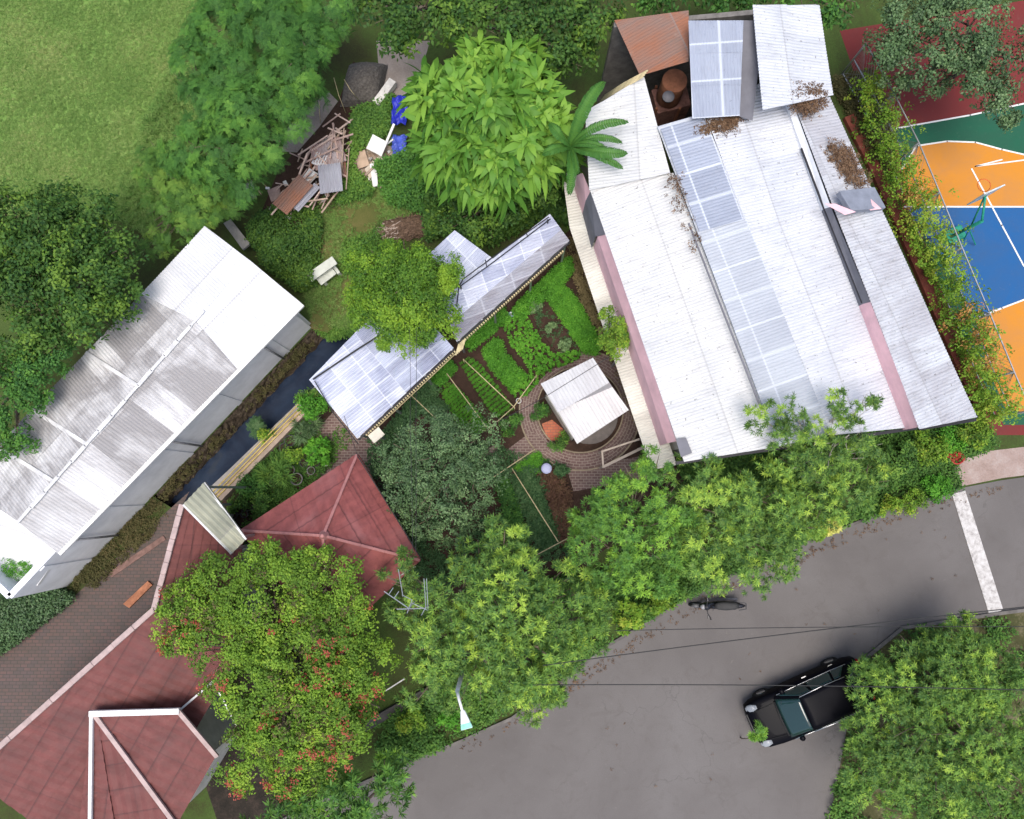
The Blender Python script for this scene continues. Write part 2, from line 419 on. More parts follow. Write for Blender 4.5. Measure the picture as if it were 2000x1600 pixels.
def inpoly(poly, n):
    poly = np.array(poly, float); lo, hi = poly.min(0), poly.max(0); out = np.zeros((0, 2))
    while len(out) < n:
        q = lo+(hi-lo)*RNG.random((n*2, 2)); ins = np.zeros(len(q), bool); j = len(poly)-1
        for i in range(len(poly)):
            a, b = poly[i], poly[j]
            with np.errstate(divide='ignore', invalid='ignore'):
                c = ((a[1] > q[:, 1]) != (b[1] > q[:, 1])) & (q[:, 0] < (b[0]-a[0])*(q[:, 1]-a[1])/(b[1]-a[1]+1e-12)+a[0])
            ins ^= c; j = i
        out = np.concatenate([out, q[ins]])
    return out[:n]
def noise2(x, y, s=1.0, ph=0.0):
    return (np.sin(x*1.3*s+ph)+np.sin(y*1.7*s+ph*2)+np.sin((x+y)*2.1*s+1.3+ph)+np.sin((x-y)*2.9*s+ph*3))/4
def cover(polypx, n, z=(0, .25), kind='small', sc=1.0, mat=None, name='ground_cover', label=None, cat=None, ph=0.0, patch=0.0, kindtag='stuff', parent=None, hills=0.3, tone=None, zb=0):
    pts = [P(u, v, zb) for u, v in polypx]; q = inpoly([(p.x, p.y) for p in pts], n)
    nz = noise2(q[:, 0], q[:, 1], 1.0, ph)
    if patch: k = nz+RNG.normal(size=n)*.25 > patch; q = q[k]; nz = nz[k]
    h = z[0]+(z[1]-z[0])*RNG.random(len(q))*(1+hills*nz)+hills*.3*np.maximum(nz, 0)
    pos = np.column_stack([q, zb+h]); ax = unit(RNG.normal(size=(len(q), 3))*.35+np.array([0, 0, 1.]))
    tn = np.clip(.5+.3*noise2(q[:, 0], q[:, 1], .8, ph+2)+RNG.normal(size=len(q))*.15+(0 if tone is None else tone), 0, 1)
    V, f, t = sprout(pos, ax, tn, kind, sc); o = mesh(name, V, f, mat, parent, tone=t, origin=None if parent else (q[:, 0].mean(), q[:, 1].mean(), zb))
    if kindtag and parent is None: o['kind'] = kindtag
    return tag(o, label, cat)

# ================================================================ MATERIALS
BARK = plain('bark', (.14, .11, .08), .9, .4, 9)
M_wall = plain('grey_white_render', (.82, .83, .85), .85, .12, 1.2)
M_wallc = plain('cream_render', (.5, .48, .43), .85, .2, 2)
M_walld = plain('stained_wall', (.16, .15, .14), .9, .4, 3)
M_pink = plain('pink_flashing', (.76, .47, .50), .7, .15, 1.5)
M_greyp = plain('grey_flashing', (.15, .15, .17), .7, .15, 2)
M_dark = plain('well_shade_black', (.02, .02, .02), .9, .3, 4)
M_concrete = plain('concrete', (.32, .30, .28), .9, .25, 3)
M_white = plain('white_paint', (.72, .72, .70), .5, .08, 3)
M_steel = plain('galvanised_steel', (.4, .41, .42), .4, .15, 8, .5, .6)
M_blacksteel = plain('black_steel', (.02, .02, .025), .5, .2, 8)
M_yellow = plain('yellow_pipe', (.55, .42, .13), .55, .25, 4)
M_bamboo = plain('bamboo', (.5, .42, .24), .6, .3, 7)
M_wood = plain('weathered_timber', (.36, .27, .21), .85, .35, 6)
M_woodpink = plain('pinkish_timber', (.42, .30, .26), .85, .3, 6)
M_rust = plain('rusty_iron', (.24, .10, .055), .9, .45, 3)
M_blue = plain('blue_tarp', (.02, .03, .42), .45, .3, 4, .5)
M_cable = plain('black_cable', (.03, .03, .03), .6, .1, 8)
M_litter = leafmat('dry_leaf_litter', [(0, (.04, .022, .016)), (.5, (.10, .055, .035)), (1, (.19, .12, .08))], .8, .05)

M_roofA = sheetmat('weathered_white_fibre_cement', (.72, .72, .72), (.31, .30, .30), .64, .3, .75)
M_roofA2 = sheetmat('stained_white_fibre_cement', (.68, .68, .68), (.42, .41, .41), .5, .3, .75)
M_rcap = plain('chalky_ridge_strip', (.60, .60, .60), .8, .25, 3)
M_roofAw = sheetmat('bright_white_metal_sheet', (.70, .70, .71), (.58, .59, .61), .35, .12, .6)
M_roofC = sheetmat('chalky_white_fibre_cement', (.60, .60, .585), (.51, .52, .53), .45, .34, .7, spots=.8)
M_roofCb = sheetmat('cool_white_fibre_cement', (.58, .595, .62), (.48, .50, .54), .5, .34, .7, spots=.8)
M_roofCr = sheetmat('streaked_white_fibre_cement', (.57, .59, .62), (.43, .43, .46), .55, .55, .75, spots=.9)
M_roofC2 = plain('chalky_flashing', (.72, .73, .75), .7, .15, 2)
M_awn = sheetmat('cream_corrugated_sheet', (.66, .64, .56), (.50, .48, .42), .45, .35, .7)
M_trans = sheetmat('translucent_bluish_sheet', (.34, .375, .45), (.27, .30, .37), .5, .25, .35, (.95, 1.1), .45, .5, spots=.35)
M_transw = sheetmat('pale_translucent_sheet', (.45, .48, .52), (.37, .395, .44), .5, .15, .4, (.95, 1.1), .3, .5, spots=.2)
M_poly = sheetmat('bluish_polycarbonate_sheet', (.46, .50, .62), (.22, .24, .34), .52, .3, .3, (.5, .78), .45, .5)
M_poly2 = sheetmat('pale_polycarbonate_sheet', (.56, .59, .68), (.30, .33, .45), .5, .2, .3, (.5, .78), .45, .5)
M_beige = sheetmat('beige_fibreglass_sheet', (.40, .40, .30), (.22, .23, .18), .5, .5, .6)
M_gaz = sheetmat('white_metal_sheet', (.62, .62, .62), (.50, .49, .50), .38, .25, .5)
M_debs = sheetmat('old_zinc_sheet', (.42, .42, .45), (.30, .14, .09), .5, .5, .7)
M_rustsheet = sheetmat('rusty_zinc_sheet', (.28, .12, .07), (.20, .15, .13), .4, .5, .8)

def tilemat(name, c, var, grime=.6):
    b = NB(name); uv = b.n('ShaderNodeUVMap').outputs[0]
    n1 = b.noise(uv, 1.6, 6, .7, .5); n2 = b.noise(uv, .5, 4, .6, .3); n3 = b.noise(uv, 16, 4, .7)
    col = b.ramp(n1, [(.25, [x*.62 for x in c]), (.5, c), (.75, [min(1, x*1.35) for x in c])])
    col = b.mix(b.val(n2, .5, .72, 0, grime), col, var)
    sep = b.n('ShaderNodeSeparateXYZ'); b.l(uv, sep.inputs[0])
    s = b.math('FRACT', b.math('DIVIDE', sep.outputs[1], .78))
    col = b.mix(b.val(s, .90, .97, 0, .55), col, (.06, .025, .025))
    s2 = b.math('FRACT', b.math('DIVIDE', sep.outputs[0], 1.9))
    col = b.mix(b.val(s2, .975, .99, 0, .35), col, (.08, .03, .03))
    m = b.done(col, .65, .3); b.bump(n3, .25, .01); return m
M_tile1 = tilemat('dark_red_metal_tile', (.15, .050, .045), (.09, .05, .048))
M_tile2 = tilemat('faded_red_metal_tile', (.26, .078, .072), (.32, .16, .16), .5)
M_ridge = plain('pale_pink_ridge_cap', (.42, .32, .30), .7, .2, 3)

# ================================================================ GROUND
M_ground = groundmat('soil_and_grass', [(.3, (.035, .03, .018)), (.45, (.05, .06, .02)), (.55, (.055, .09, .022)), (.72, (.09, .12, .035))], .55)
M_grass = groundmat('mown_grass', [(.3, (.11, .21, .05)), (.5, (.16, .27, .065)), (.62, (.21, .28, .09)), (.75, (.30, .28, .14))], .35, .95, .3, 6)
M_soil = groundmat('garden_soil', [(.3, (.022, .015, .011)), (.5, (.05, .03, .022)), (.7, (.085, .05, .038))], 1.4)
M_track = groundmat('worn_grass_track', [(.3, (.06, .085, .022)), (.5, (.11, .115, .035)), (.7, (.20, .14, .07))], .9)
M_pale = groundmat('bare_concrete_ground', [(.3, (.18, .15, .12)), (.5, (.28, .24, .21)), (.7, (.36, .32, .29))], .9)
M_alley = brickmat('stained_brick_paving', (.10, .075, .07), (.14, .085, .075), (.06, .055, .05), .24, .12, .012, .6, .55)
M_brick = brickmat('dark_brick_path', (.145, .085, .08), (.19, .125, .115), (.30, .24, .2), .2, .1, .012, .85, .35)
M_brickr = brickmat('orange_red_brick', (.45, .12, .07), (.5, .17, .09), (.25, .12, .09), .2, .1, .01, .8, .15)

def slabmat():
    b = NB('asphalt'); co_ = b.coord()
    n = b.noise(co_, .22, 5, .6, .3); f = b.noise(co_, 34, 4, .8); g = b.noise(co_, 1.6, 8, .75, 1.2); k = b.noise(co_, 5, 6, .75, .5)
    col = b.ramp(n, [(.3, (.115, .105, .100)), (.5, (.145, .134, .128)), (.7, (.168, .158, .152))])
    col = b.mix(b.val(f, .35, .65, 0, .4), col, (.085, .076, .072)); col = b.mix(b.val(g, .52, .68, 0, .38), col, (.10, .088, .08))
    col = b.mix(b.val(k, .62, .72, 0, .3), col, (.22, .20, .18))
    vo = b.n('ShaderNodeTexVoronoi', feature='DISTANCE_TO_EDGE'); vo.inputs['Scale'].default_value = .38
    wv = b.n('ShaderNodeVectorMath', operation='ADD'); nz = b.n('ShaderNodeTexNoise'); nz.inputs['Scale'].default_value = 1.5; nz.inputs['Detail'].default_value = 6
    b.l(co_, nz.inputs[0]); b.l(co_, wv.inputs[0]); b.l(nz.outputs[1], wv.inputs[1]); b.l(wv.outputs[0], vo.inputs['Vector'])
    col = b.mix(b.math('MULTIPLY', b.val(vo.outputs[0], .0, .008, .7, 0), b.val(n, .47, .57, 0, .5)), col, (.06, .054, .05))
    m = b.done(col, .82, .3); b.bump(f, .5, .004); return m
M_road = slabmat()

# canal trench: left bank foot / right bank in ground pixels
CL = [(812, 492), (735, 560), (672, 606), (612, 640), (520, 736), (440, 821), (362, 904), (300, 970)]
CR = [(845, 535), (790, 600), (742, 640), (690, 684), (607, 764), (520, 848), (452, 914), (408, 955), (356, 1005)]
L0 = [P(u, v) for u, v in CL]; R0 = [P(u, v) for u, v in CR]
hole = L0+R0[::-1]
bm = bmesh.new(); B = 320
def loop(pts):
    vs = [bm.verts.new(p) for p in pts]
    return [bm.edges.new((vs[i], vs[(i+1) % len(vs)])) for i in range(len(vs))]
ed = loop([(-B, -B, 0), (B, -B, 0), (B, B, 0), (-B, B, 0)])+loop([(p.x, p.y, 0) for p in hole])
bmesh.ops.triangle_fill(bm, edges=ed, use_beauty=True)
me = bpy.data.meshes.new('ground'); bm.to_mesh(me); bm.free(); me.materials.append(M_ground)
if me.polygons[0].normal.z < 0: me.flip_normals()
o = bpy.data.objects.new('ground', me); COL.objects.link(o); o['kind'] = 'structure'
# canal: stone slope on the left, concrete wall on the right, still dark water
M_rubble = groundmat('mossy_stone_bank', [(.3, (.018, .014, .010)), (.46, (.05, .038, .026)), (.58, (.11, .085, .06)), (.72, (.24, .20, .16))], 2.6, .95, .5, 9, 1.0)
WZ = -.75
LB = [P(u+22, v+24, WZ-.05) for u, v in CL]
V = L0+LB; n = len(L0)
sub = []; Fs = []
rr = random.Random(3); grid = []
for i in range(n-1):
    K = 14
    for k in range(K):
        t = k/K; a, b_ = L0[i].lerp(L0[i+1], t), LB[i].lerp(LB[i+1], t)
        grid.append([a.lerp(b_, q/6)+Vector((rr.uniform(-.05, .05), rr.uniform(-.05, .05), rr.uniform(-.03, .09) if q else -.002)) for q in range(7)])
V = [p for g in grid for p in g]
Fs = [(i*7+q, i*7+q+1, (i+1)*7+q+1, (i+1)*7+q) for i in range(len(grid)-1) for q in range(6)]
bank = mesh('canal_bank', V, Fs, M_rubble); bank['kind'] = 'structure'
m = MB()
for i in range(len(R0)-1):
    a, b_ = R0[i], R0[i+1]; d = (b_-a).normalized(); s_ = Vector((d.y, -d.x, 0))
    if (s_.dot(L0[min(i, n-1)]-a)) > 0: s_ = -s_
    m.hexa([a+Vector((0, 0, -1.3)), b_+Vector((0, 0, -1.3)), b_+s_*.3+Vector((0, 0, -1.3)), a+s_*.3+Vector((0, 0, -1.3))],
           [a+Vector((0, 0, .06)), b_+Vector((0, 0, .06)), b_+s_*.3+Vector((0, 0, .06)), a+s_*.3+Vector((0, 0, .06))])
o = m.build('canal_wall', M_concrete); o['kind'] = 'structure'
b = NB('canal_water'); co_ = b.coord()
M_water = b.done(b.ramp(b.noise(co_, .8, 5, .6, .5), [(.35, (.012, .018, .035)), (.6, (.022, .035, .062)), (.8, (.04, .045, .05))]), .12, .5)
b.bump(b.noise(co_, 3, 3), .08, .02)
wp = [(p.x, p.y, WZ) for p in L0]+[(p.x, p.y, WZ) for p in R0[::-1]]
o = mesh('canal_water', wp, [tuple(range(len(wp)))], M_water); o['kind'] = 'structure'
if o.data.polygons[0].normal.z < 0: o.data.flip_normals()

# sheets on the ground, each a few mm above the one below
flat('grass_field', [(-120, -120), (420, -120), (380, 60), (330, 180), (300, 300), (262, 380), (200, 420), (-120, 420)], .004, M_grass)
flat('grass_track', [(630, 360), (760, 340), (800, 420), (740, 430), (690, 500), (690, 600), (640, 650), (600, 640), (625, 560), (600, 500), (610, 420)], .004, M_track)
flat('bare_ground', [(550, 296), (562, 250), (596, 212), (642, 180), (660, 198), (622, 250), (580, 298)], .008, M_pale)
flat('bare_ground', [(735, 80), (840, 80), (812, 175), (770, 205), (745, 190)], .008, M_pale)
flat('rubble_ground', [(668, 335), (690, 290), (715, 275), (760, 285), (800, 296), (830, 318), (800, 335), (745, 345), (700, 372), (680, 380)], .012, groundmat('broken_rubble', [(.3, (.10, .08, .05)), (.45, (.28, .20, .14)), (.6, (.5, .42, .35)), (.75, (.6, .55, .5))], 3.5, .95, .5, 12, 1))
flat('dirt_yard', [(500, 440), (545, 330), (600, 270), (660, 200), (690, 120), (730, 140), (735, 220), (700, 300), (690, 380), (600, 440)], .005, M_soil)
flat('garden_soil', [(430, 985), (612, 772), (700, 700), (905, 640), (1085, 470), (1125, 440), (1150, 520), (1240, 700), (1345, 930), (1140, 1110), (1000, 1140), (830, 1170), (700, 900), (640, 900), (480, 1060)], .004, M_soil)
flat('alley_paving', [(370, 960), (345, 1010), (300, 1180), (60, 1430), (-60, 1480), (-60, 1300), (30, 1255), (150, 1160), (325, 1000)], .006, M_alley)
flat('courtyard_paving', [(655, 800), (760, 850), (760, 930), (700, 930), (560, 930), (610, 850)], .010, M_brick)
ROADP = [(2200, 905), (1957, 938), (1868, 955), (1760, 990), (1600, 1052), (1400, 1140), (1190, 1262), (1080, 1345), (1000, 1405), (900, 1450), (780, 1500), (600, 1580), (400, 1680), (300, 1760), (2200, 1760)]
o = flat('road', ROADP, .012, M_road)
flat('pavement', [(2200, 850), (1940, 880), (1862, 888), (1845, 925), (1868, 952), (1957, 934), (2200, 903)], .016, groundmat('pinkish_pavement', [(.3, (.24, .17, .14)), (.5, (.34, .26, .23)), (.7, (.42, .36, .33))], 1.5))
m = MB(); kp = [P(u, v) for u, v in [(1868, 955), (1760, 990), (1600, 1052), (1400, 1140), (1190, 1262), (1080, 1345), (1000, 1405), (900, 1450), (780, 1500), (600, 1580), (400, 1680)]]
for a, b_ in zip(kp, kp[1:]): m.bar(a+Vector((0, .06, .03)), b_+Vector((0, .06, .03)), .10, .14)
o = m.build('kerb', plain('dirty_kerb', (.13, .12, .11), .9, .4, 3)); o['kind'] = 'structure'
m = MB(); kp = [P(u, v) for u, v in [(700, 1425), (760, 1390), (880, 1325), (960, 1270), (1100, 1180)]]
for a, b_ in zip(kp, kp[1:]): m.bar(a+Vector((0, 0, .12)), b_+Vector((0, 0, .12)), .3, .3)
o = m.build('gutter_wall', plain('dark_concrete', (.07, .065, .06), .9, .3, 4)); o['kind'] = 'structure'
# crossing band across the road, rough pale concrete
bq = NB('pale_concrete_band'); co_ = bq.coord()
M_band = bq.done(bq.ramp(bq.noise(co_, 7, 5, .75), [(.35, (.30, .28, .27)), (.5, (.5, .48, .46)), (.7, (.62, .61, .60))]), .85, .2)
m = MB(); q = [P(1858, 965), P(1884, 958), P(1958, 1190), P(1932, 1205)]
m.hexa([p+Vector((0, 0, .012)) for p in q], [p+Vector((0, 0, .05)) for p in q]); o = m.build('speed_bump', M_band, bevel=.02); o['kind'] = 'structure'
flat('verge', [(1680, 1290), (1760, 1225), (1960, 1195), (2200, 1170), (2200, 1700), (1600, 1700), (1650, 1450), (1660, 1380)], .020, groundmat('leafy_verge', [(.3, (.03, .04, .015)), (.5, (.07, .07, .03)), (.7, (.2, .17, .11))], 1.2))
m = MB(); kp = [P(u, v) for u, v in [(2200, 1168), (1960, 1196), (1760, 1226), (1682, 1290), (1655, 1380)]]
for a, b_ in zip(kp, kp[1:]): m.bar(a+Vector((0, 0, .04)), b_+Vector((0, 0, .04)), .12, .14)
o = m.build('kerb', plain('dirty_kerb', (0, 0, 0))); o['kind'] = 'structure'

# sports court
def cm(name, c):
    b = NB(name); co_ = b.coord(); n = b.noise(co_, .5, 6, .7, .6); f = b.noise(co_, 6, 6, .75)
    g = sum(c)/3; d = [x*.7+g*.3 for x in c]
    col = b.mix(b.val(n, .35, .65, 0, .5), c, [x*.8+.01 for x in d]); col = b.mix(b.val(f, .58, .75, 0, .22), col, (.2, .18, .15))
    return b.done(col, b.val(n, .3, .7, .55, .85), .15)
C_red, C_green, C_orange, C_blue, C_line = cm('court_red', (.17, .026, .024)), cm('court_green', (.015, .10, .055)), cm('court_orange', (.56, .22, .02)), cm('court_blue', (.014, .10, .28)), cm('court_line', (.75, .75, .72))
flat('court_surface', [(1640, 60), (2250, -40), (2250, 850), (1925, 850), (1900, 760), (1820, 560), (1730, 320)], .004, C_red)
flat('court_surface', [(1745, 252), (1895, 226), (2250, 150), (2250, 830), (1960, 830), (1900, 700), (1830, 540), (1780, 400)], .008, C_green)
flat('court_surface', [(1770, 404), (1762, 330), (1790, 285), (1850, 276), (1905, 278), (1957, 292), (2250, 360), (2250, 404)], .012, C_orange)
flat('court_surface', [(1770, 404), (2250, 404), (2250, 500), (1957, 602), (1905, 622), (1850, 520)], .012, C_blue)
flat('court_surface', [(1905, 622), (1957, 602), (2250, 490), (2250, 840), (1965, 800), (1930, 720)], .012, C_orange)
def strip(pts, wd, z, mat=C_line, name='court_line'):
    m = MB()
    for a, b_ in zip(pts, pts[1:]):
        a, b_ = P(*a, z), P(*b_, z); d = (b_-a).normalized(); s_ = Vector((-d.y, d.x, 0))*wd/2
        k = len(m.V); m.add([a-s_-d*.02, b_-s_+d*.02, b_+s_+d*.02, a+s_-d*.02], [(0, 1, 2, 3)])
    o = m.build(name, mat); o['kind'] = 'structure'
    return o
strip([(1750, 251), (1895, 225), (2250, 149)], .06, .016)
strip([(1766, 404), (2250, 404)], .06, .020)
strip([(1762, 330), (1790, 285), (1850, 276), (1905, 278), (1957, 292), (2250, 360)], .06, .020)
strip([(1898, 330), (1925, 380), (1957, 440), (2000, 520)], .06, .024)
strip([(1905, 622), (1957, 602), (2250, 490)], .06, .024)
strip([(1957, 312), (1905, 325), (2100, 300)], .05, .024)

# ================================================================ LONG WHITE SHED, LEFT
bA = thing('long_white_shed', 'long white warehouse with patchy white and grey corrugated roof beside the canal', 'warehouse', P(300, 850))
ZE, ZR = 3.15, 4.0
fa, fb = P(604, 636), P(128, 1142)                   # foot of the canal-side wall
dA = (fb-fa).normalized(); nA = Vector((-dA.y, dA.x, 0))
if nA.dot(P(1000, 958)-fa) < 0: nA = -nA
e0, e1 = P(588, 592, ZE), P(112, 1080, ZE)           # canal-side eave
rg0, rg1 = P(487, 508, ZR), P(36, 1020, ZR)
k0, k1 = P(400, 442, ZE), P(-72, 945, ZE)
def lr(a, b_, t): return a.lerp(b_, t)
corr('roof', lr(e0, e1, .27), e0, rg0, lr(rg0, rg1, .24), M_roofAw, bA, label='bright clean white roof sheets')
corr('roof', lr(e0, e1, .70), lr(e0, e1, .27), lr(rg0, rg1, .24), lr(rg0, rg1, .70), M_roofA, bA, wob=.02)
corr('roof', e1, lr(e0, e1, .70), lr(rg0, rg1, .70), rg1, M_roofA2, bA)
corr('roof', k0, lr(k0, k1, .27), lr(rg0, rg1, .24), rg0, M_roofAw, bA, label='bright clean white roof sheets')
corr('roof', lr(k0, k1, .27), k1, rg1, lr(rg0, rg1, .24), M_roofA, bA, wob=.02)
m = MB(); up = Vector((0, 0, .05))
for i in range(14):
    a, b_ = lr(rg0, rg1, .2+.8*i/14), lr(rg0, rg1, .2+.8*(i+1)/14+.004); m.bar(a+up*.8, b_+up*.8, .09+.07*((i*7) % 5)/5, .03)
m.build('ridge_cap', M_rcap, bA, bevel=.01)
for t in (.50, .72, .86):
    m = MB(); a, b_ = lr(k0, k1, t), lr(rg0, rg1, t-.01); m.bar(a+up*.6, b_+up*.6, .12, .02); m.build('seam_strip', M_rcap, bA)
ins = .25
w0, w1 = fa, fb; bk = -nA*((k0-e0).length-.9)
pts = [w0, w1, w1+bk, w0+bk]
wall_run('wall', pts, 0, [ZE-.05]*4, M_wall, bA, .2, True)
for sgn, (a, b_, r) in ((1, (e0, k0, rg0)), (1, (e1, k1, rg1))):
    m = MB(); ii = dA*(.45 if r is rg0 else -.45); q = [Vector((p.x, p.y, ZE-.06))+ii for p in (a, b_)]; top = r+ii-Vector((0, 0, .1))
    s_ = dA*.08; m.add([q[0]-s_, q[1]-s_, top-s_, q[0]+s_, q[1]+s_, top+s_], [(0, 1, 2), (5, 4, 3), (0, 3, 4, 1), (1, 4, 5, 2), (2, 5, 3, 0)]); m.build('gable', M_wall, bA)
m = MB()
for i in range(5):
    m = MB(); p = lr(w0, w1, (i+.5)/5)+nA*.11; m.box(p+Vector((0, 0, 1.5)), (.2, .05, 3.0), math.atan2(dA.y, dA.x)); m.build('pilaster', M_wall, bA)
m = MB(); m.bar(e0+nA*.06-Vector((0, 0, .06)), e1+nA*.06-Vector((0, 0, .06)), .14, .1); m.build('gutter', M_white, bA)
for t in (.12, .46, .8):
    m = MB(); p = lr(w0, w1, t)+nA*.2; m.tube([p+Vector((0, 0, 3.0)), p+Vector((0, 0, .1))], .04, 8); m.build('downpipe', plain('grey_pvc', (.3, .3, .31), .5), bA, smooth=True)

# low end shed at bottom left
bA2 = thing('small_lean_to_shed', 'small lean-to with curved pale green-stained roof at the lower end of the long white warehouse', 'shed', P(80, 1100))
A_, B_, C_, D_ = P(72, 1142, 2.3), P(-40, 1105, 2.3), P(-40, 975, 2.8), P(128, 1062, 2.8)
corr('roof', A_, B_, C_, D_, M_roofAw, bA2)
for k_, p in enumerate((A_, B_, C_, D_)):
    c_ = (A_+B_+C_+D_)/4; p = p.lerp(c_, .12); m = MB(); m.bar(Vector((p.x, p.y, 0)), Vector((p.x, p.y, 2.25)), .1); m.build('post', M_steel, bA2)
m = MB(); m.bar(A_-Vector((0, 0, .08)), D_-Vector((0, 0, .08)), .06, .16); m.bar(A_-Vector((0, 0, .08)), B_-Vector((0, 0, .08)), .06, .16); m.build('fascia', M_white, bA2)

# ================================================================ BIG WHITE-ROOFED BUILDING, RIGHT
bC = thing('big_white_roofed_hall', 'large hall with stepped white corrugated roofs, pink flashings and bluish skylight strip', 'building', P(1430, 560))
AL = 'cream lean-to roof strip along the garden side'
corr('awning', P(1113, 446, 2.75), P(1098, 338, 2.75), P(1135, 338, 3.0), P(1168, 460, 3.0), M_awn, bC, label=AL)
corr('awning', P(1195, 690, 2.75), P(1113, 446, 2.75), P(1168, 460, 3.0), P(1246, 690, 3.0), M_awn, bC, label=AL)
corr('awning', P(1272, 918, 2.75), P(1195, 690, 2.75), P(1246, 690, 3.0), P(1322, 908, 3.0), M_awn, bC, label=AL)
z2 = 4.7
def apron(top, bot, zb, mat, label=None):
    """sloping flashing between two levels with a low upstand wall below it"""
    m = MB(); n = len(top); m.add(list(top)+list(bot)+[Vector((p.x, p.y, zb)) for p in bot]+[p-Vector((0, 0, .1)) for p in top],
        [(i, i+1, n+i+1, n+i) for i in range(n-1)]+[(n+i, n+i+1, 2*n+i+1, 2*n+i) for i in range(n-1)]+[(3*n+i, i, i+1, 3*n+i+1)[::-1] for i in range(n-1)])
    o = m.build('flashing', mat, bC); return tag(o, label)
zt2, zb2 = z2+.02, 4.1
apron([P(1185, 458, zt2), P(1224, 573, zt2), P(1263, 690, zt2), P(1321, 862, zt2)], [P(1167, 462, zb2), P(1206, 577, zb2), P(1246, 693, zb2), P(1303, 866, zb2)], 2.9, M_pink, 'pink sloping flashing beside the garden awning')
apron([P(1153, 374, zt2), P(1185, 458, zt2)], [P(1144, 392, zb2), P(1163, 462, zb2)], 2.9, M_greyp, 'short dark grey strip')  # dark grey sloping strip between the two pink lengths
apron([P(1138, 338, zt2), P(1153, 374, zt2)], [P(1128, 342, zb2), P(1144, 392, zb2)], 2.9, M_pink, 'upper pink flashing')
corr('roof', P(1336, 902, z2+.03), P(1152, 370, z2+.03), P(1316, 337, 5.3), P(1522, 872, 5.3), M_roofC, bC, label='chalky white roof next to the garden')
corr('roof', P(1151, 372, z2+.12), P(1143, 218, z2+.12), P(1258, 150, 5.4), P(1309, 338, 5.4), M_roofC, bC, label='small white roof behind the banana leaves')
corr('roof', P(1625, 848, 5.42), P(1374, 222, 5.42), P(1284, 247, 5.52), P(1520, 872, 5.52), M_transw, bC, label='bluish translucent skylight strip')
q0, q1 = (1374, 222), (1625, 848)
corr('roof', P(1452, 430, 5.46), P(1376, 228, 5.46), P(1290, 252, 5.56), P(1366, 452, 5.56), M_trans, bC, label='darker blue upper end of the skylight strip', row=1.1)
corr('roof', P(1776, 835, 5.0), P(1606, 404, 5.0), P(1463, 450, 5.44), P(1625, 850, 5.44), M_roofCb, bC, label='cool white roof right of the skylight strip')
corr('roof', P(1606, 404, 5.0), P(1518, 150, 5.0), P(1372, 210, 5.44), P(1463, 450, 5.44), M_roofCb, bC, label='cool white roof right of the skylight strip')
t5 = [P(1545, 192, 5.2), P(1623, 404, 5.45), P(1700, 590, 5.7), P(1795, 834, 5.75)]
b5 = [P(1533, 196, 5.12), P(1609, 408, 5.2), P(1685, 594, 5.3), P(1777, 838, 5.3)]
apron(t5[2:], b5[2:], 4.9, M_pink, 'pink sloping flashing on the far slope')
apron(t5[1:3], b5[1:3], 4.9, M_greyp, 'dark grey flashing on the far slope')
apron(t5[:2], b5[:2], 4.9, M_roofC2)
corr('roof', P(1908, 815, 4.7), P(1620, 190, 4.6), P(1546, 190, 5.23), P(1796, 838, 5.78), M_roofCr, bC, label='streaked white outer slope with leaf litter')
m = MB(); 
for a, b_ in ((P(1565, 290, 5.16), P(1608, 404, 5.2)), (P(1608, 404, 5.2), P(1684, 592, 5.28))): m.bar(a, b_, .05, .05)
m.build('gutter', M_blacksteel, bC)  # black bars drawn for the shaded gap between the two roof levels
m = MB(); m.bar(P(1345, 436, 5.60), P(1487, 800, 5.58), .05, .04); m.build('gutter', M_greyp, bC, label=None) if False else m.build('gutter', M_greyp, bC)  # dark bar drawn for the thin shade line at the roof step
# roofs beyond the open well at the top
corr('roof', P(1352, 232, 5.75), P(1445, 226, 5.75), P(1452, 40, 6.2), P(1345, 40, 6.2), M_trans, bC, row=1.1, label='bluish corrugated roof at the head of the hall')
corr('roof', P(1627, 186, 5.4), P(1600, 10, 5.4), P(1470, 10, 6.3), P(1490, 215, 6.3), M_roofCb, bC, label='upper white roof above the leaf litter')
m = MB(); m.hexa([P(1444, 228, 5.55), P(1470, 236, 5.55), P(1492, 40, 5.95), P(1452, 40, 5.95)], [P(1444, 228, 5.6), P(1470, 236, 5.6), P(1492, 40, 6.0), P(1452, 40, 6.0)]); m.build('valley_gutter', M_greyp, bC)
corr('roof', P(1250, 148, 5.0), P(1200, 40, 5.0), P(1345, 20, 5.6), P(1345, 120, 5.6), M_rustsheet, bC, label='old brown sheet roof above the open well')
# patched dormer on the outer slope
m = MB(); a, b_, c, d = P(1632, 380, 5.75), P(1700, 372, 5.25), P(1722, 412, 5.2), P(1655, 418, 5.7)
m.hexa([a, b_, c, d], [p+Vector((0, 0, .28)) for p in (a, b_, c, d)]); m.build('roof_hatch', plain('slate_grey_sheet', (.22, .24, .29), .6, .2, 3), bC, bevel=.02)
m = MB(); m.hexa([P(1610, 398, 5.95), P(1632, 398, 5.95), P(1672, 414, 5.98), P(1650, 420, 5.98)], [P(1610, 398, 6.0), P(1632, 398, 6.0), P(1672, 414, 6.03), P(1650, 420, 6.03)]); m.build('flashing', M_pink, bC)
m = MB(); m.hexa([P(1664, 388, 5.75), P(1700, 388, 5.6), P(1722, 408, 5.55), P(1700, 411, 5.6)], [P(1664, 388, 5.8), P(1700, 388, 5.65), P(1722, 408, 5.6), P(1700, 411, 5.65)]); m.build('flashing', M_pink, bC)
# small roof light
q = [P(1287, 478, 5.02), P(1318, 472, 5.14), P(1327, 505, 5.14), P(1296, 511, 5.02)]
o = corr('skylight', q[3], q[0], q[1], q[2], M_poly, bC, label='single small grey-blue skylight')
